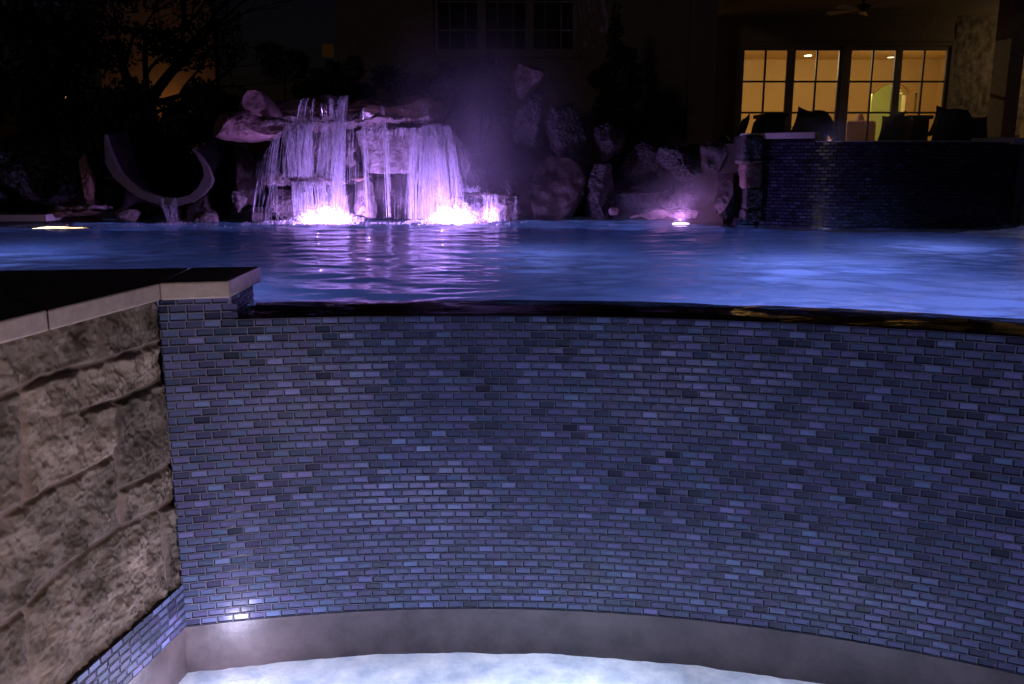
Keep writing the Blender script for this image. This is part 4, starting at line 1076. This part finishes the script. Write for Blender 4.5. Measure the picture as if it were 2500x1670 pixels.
def branch(mb, p, d, L, r, depth, rg, droop=0):
    n = 5; pts = [p]; q = Vector(p); dd = Vector(d)
    for i in range(n):
        dd = (dd+Vector((rg.gauss(0, .13), rg.gauss(0, .13), rg.gauss(0, .1)))).normalized(); q = q+dd*(L/n); pts.append(tuple(q))
    r1 = r*.62
    mb.tube(pts, [r+(r1-r)*i/n for i in range(n+1)], 5 if depth > 2 else 4, cap=False)
    if depth == 0: return
    for k in range(rg.choice((2, 3, 3))):
        i = rg.choice((2, 3, 4, 5)) if k else 5
        e = (dd+Vector((rg.gauss(0, .6), rg.gauss(0, .5), rg.gauss(.1, .45)))).normalized()
        branch(mb, pts[i], e, L*rg.uniform(.6, .85), r1*rg.uniform(.6, .95), depth-1, rg)
def tree(loc, label, h, seed, clumps=None, nl=0, ls=.05, r=.12, depth=5, forks=None, group=None, leafm='leaf'):
    t = empty('tree', loc); tag(t, label, 'tree', group); rg = random.Random(seed); mb = MB()
    top = (loc[0]+.03, loc[1], loc[2]+h)
    mb.tube([loc, ((loc[0]+top[0])/2+.04, loc[1], (loc[2]+top[2])/2), top], [r*1.2, r, r*.9], 9, cap=False)
    for d, L, rr in (forks or [((-.6, 0, 1), 1.0, r*.6), ((.6, 0, 1), 1.0, r*.6)]):
        branch(mb, top, Vector(d).normalized(), L, rr, depth, rg)
    mb.build('trunk', M['bark'], t, smooth=True)
    if clumps: leafcloud('crown', clumps, nl, ls, leafm, t, seed)
    return t
GT = 'dark trees on the left behind the pool'
b = at(352, 250, 12.5)
tree((b.x, 12.5, .05), 'forked bare branched tree against the orange glow on the left', b.z-.08, 3,
     clumpset(150, -60, 560, 150, 12.6, 34, .35, 5), 5200, .035, .13, 5,
     [((-.75, .1, .9), 1.1, .08), ((.7, .1, .85), 1.15, .085), ((-.1, .2, 1), 1.0, .05), ((.95, 0, .3), .8, .045), ((-.9, .1, .25), .8, .045)], GT)
b = at(60, 300, 11)
tree((b.x, 11, .05), 'dense dark leafy tree at the far left edge', 1.1, 7, clumpset(-150, -80, 270, 270, 11, 44, .42, 9), 16000, .04, .12, 4, None, GT)
b = at(180, 300, 10)
def shrub(px0, py0, px1, py1, Y, n, nl, label, seed, m='leaf', r=.2, ls=.03, name='shrub', cat='shrub', group=None, stems=6):
    base = at((px0+px1)/2, py1, Y); t = empty(name, (base.x, Y, .05)); tag(t, label, cat, group)
    cl = clumpset(px0, py0, px1, py1, Y, n, r, seed, .25); leafcloud('foliage', cl, nl, ls, m, t, seed)
    mb = MB(); rg = random.Random(seed)
    for k in range(min(stems, 2)):
        c = cl[k % len(cl)][0]; mb.tube([(base.x+rg.uniform(-.08, .08), Y, .04), ((base.x+c[0])/2, (Y+c[1])/2, c[2]*.6), c], [.02, .014, .006], 5, cap=False)
    mb.build('stems', M['bark'], t, smooth=True)
shrub(60, 230, 300, 330, 9.6, 22, 7000, 'dark leafy bush above the craggy boulder on the left', 31, r=.2)
shrub(260, 232, 520, 400, 9.4, 32, 12000, 'dark bush filling the space above the slide mouth', 32, r=.22)
shrub(470, 200, 620, 330, 9.8, 16, 5000, 'dark bush left of the peaked pink rock', 33, r=.22)
shrub(640, 120, 740, 180, 10.2, 14, 2600, 'pale violet flowering bush above the left of the waterfall', 34, 'leaf_pale', .16, .03)
shrub(770, 150, 870, 190, 10.2, 10, 2200, 'low pale violet bush right of the flowering bush', 35, 'leaf_pale', .12, .025)
shrub(700, 185, 1240, 235, 9.6, 26, 7000, 'dark hedge along the top of the waterfall', 36, r=.16)
shrub(1080, 150, 1240, 300, 9.6, 18, 4000, 'dark bush between the waterfall and the brown boulder', 37, r=.18)
shrub(1465, 130, 1540, 300, 10.5, 16, 5000, 'dark conical evergreen against the house wall, lower mass', 38, r=.16, name='conifer', cat='conifer')
def conifer():
    base = at(1497, 330, 11.2); topz = at(1497, 10, 11.2).z; t = empty('conifer', (base.x, 11.2, .05)); tag(t, 'slim pointed dark conifer against the house wall', 'conifer')
    cl = []; rg = random.Random(2)
    for k in range(60):
        v = k/60; z = .3+(topz-.3)*v; w = .36*(1-v)+.03; a = rg.uniform(0, 6.28)
        cl.append(((base.x+w*.6*math.cos(a), 11.2+w*.6*math.sin(a), z), (w*.6, w*.6, .12)))
    leafcloud('foliage', cl, 7000, .028, 'leaf', t, 4)
    mb = MB(); mb.tube([(base.x, 11.2, .05), (base.x, 11.2, topz*.9)], [.05, .012], 6, cap=False); mb.build('trunk', M['bark'], t)
conifer()
# neighbouring house that glows behind the tree
def neighbour():
    t = empty('neighbour_house', (-9, 19, 0)); tag(t, 'distant house wall in orange lamp light behind the forked tree', 'house')
    x0, x1 = at(240, 100, 19).x, at(520, 100, 19).x
    mb = MB(); mb.box(x0, x1, 19, 19.3, 0, at(0, -60, 19).z); mb.build('wall', M['stucco_far'], t)
    mb = MB(); mb.box(x0-.3, x1+.3, 18.6, 19.6, at(0, -60, 19).z, at(0, -60, 19).z+.25); mb.build('roof', M['bark'], t)
    a = at(787, 140, 17); b = at(813, 108, 17)
    mb = MB(); mb.box(a.x, b.x, 17, 17.04, a.z, b.z); o = mb.build('lit_window', glow('window_glow', (1, .42, .14), .01)); tag(o, 'tiny dim orange lit window above the left of the waterfall', 'window')
    lamp('porch_lamp', (at(380, 260, 18.4).x, 18.4, at(0, 258, 18.4).z), (1, .45, .14), 3.2, .05)
neighbour()
p = at(160, 236, 13)
mb = MB(); mb.ico(p, .02, 2); tag(mb.build('garden_lamp', glow('garden_glow', (1, .6, .2), 1.6), smooth=True), 'tiny warm garden lamp twinkling among the left trees', 'lamp')

# ---------------------------------------------------------------- mist
def mist(name, c, size, dens, scale, label, seed=0, fall=2.0, lo=.42, hi=.75, rx=0):
    b = bmesh.new(); bmesh.ops.create_icosphere(b, subdivisions=3, radius=1)
    me = bpy.data.meshes.new(name); b.to_mesh(me); b.free()
    me.materials.append(mist_mat(name, dens, scale, lo, hi, fall))
    o = bpy.data.objects.new(name, me); o.location = c; o.scale = size; o.rotation_euler = (0, rx, 0); link(o)
    tag(o, label, 'mist', kind='stuff'); return o
c = at(1150, 330, 7.3); mist('mist', c, (1.15, .5, 1.15), .95, 1.3, 'purple steam rising at the right of the falls', rx=R(-12), lo=.36, fall=1.7)
c = at(1000, 440, 7.15); mist('mist', c, (1.6, .35, .6), .45, 1.5, 'thin purple steam in front of the falls', lo=.38)
c = at(1655, 490, 7.2); mist('mist', c, (.75, .3, .42), 5, 2.0, 'violet steam above the right pool light')
for px, w, h, dn, lb in ((797, .34, .17, 6, 'left'), (1118, .32, .20, 6, 'right')):
    c = at(px, WF, 7.2); c.z = .01; mist('splash_spray', c, (w, .14, h), dn, 3.5, 'dense white spray at the foot of the %s waterfall' % lb, fall=1.4, lo=.3, hi=.6)
mist('mist', (3.3, 8.3, ZL+.22), (1.1, .8, .4), .9, 2, 'faint violet steam over the spa')
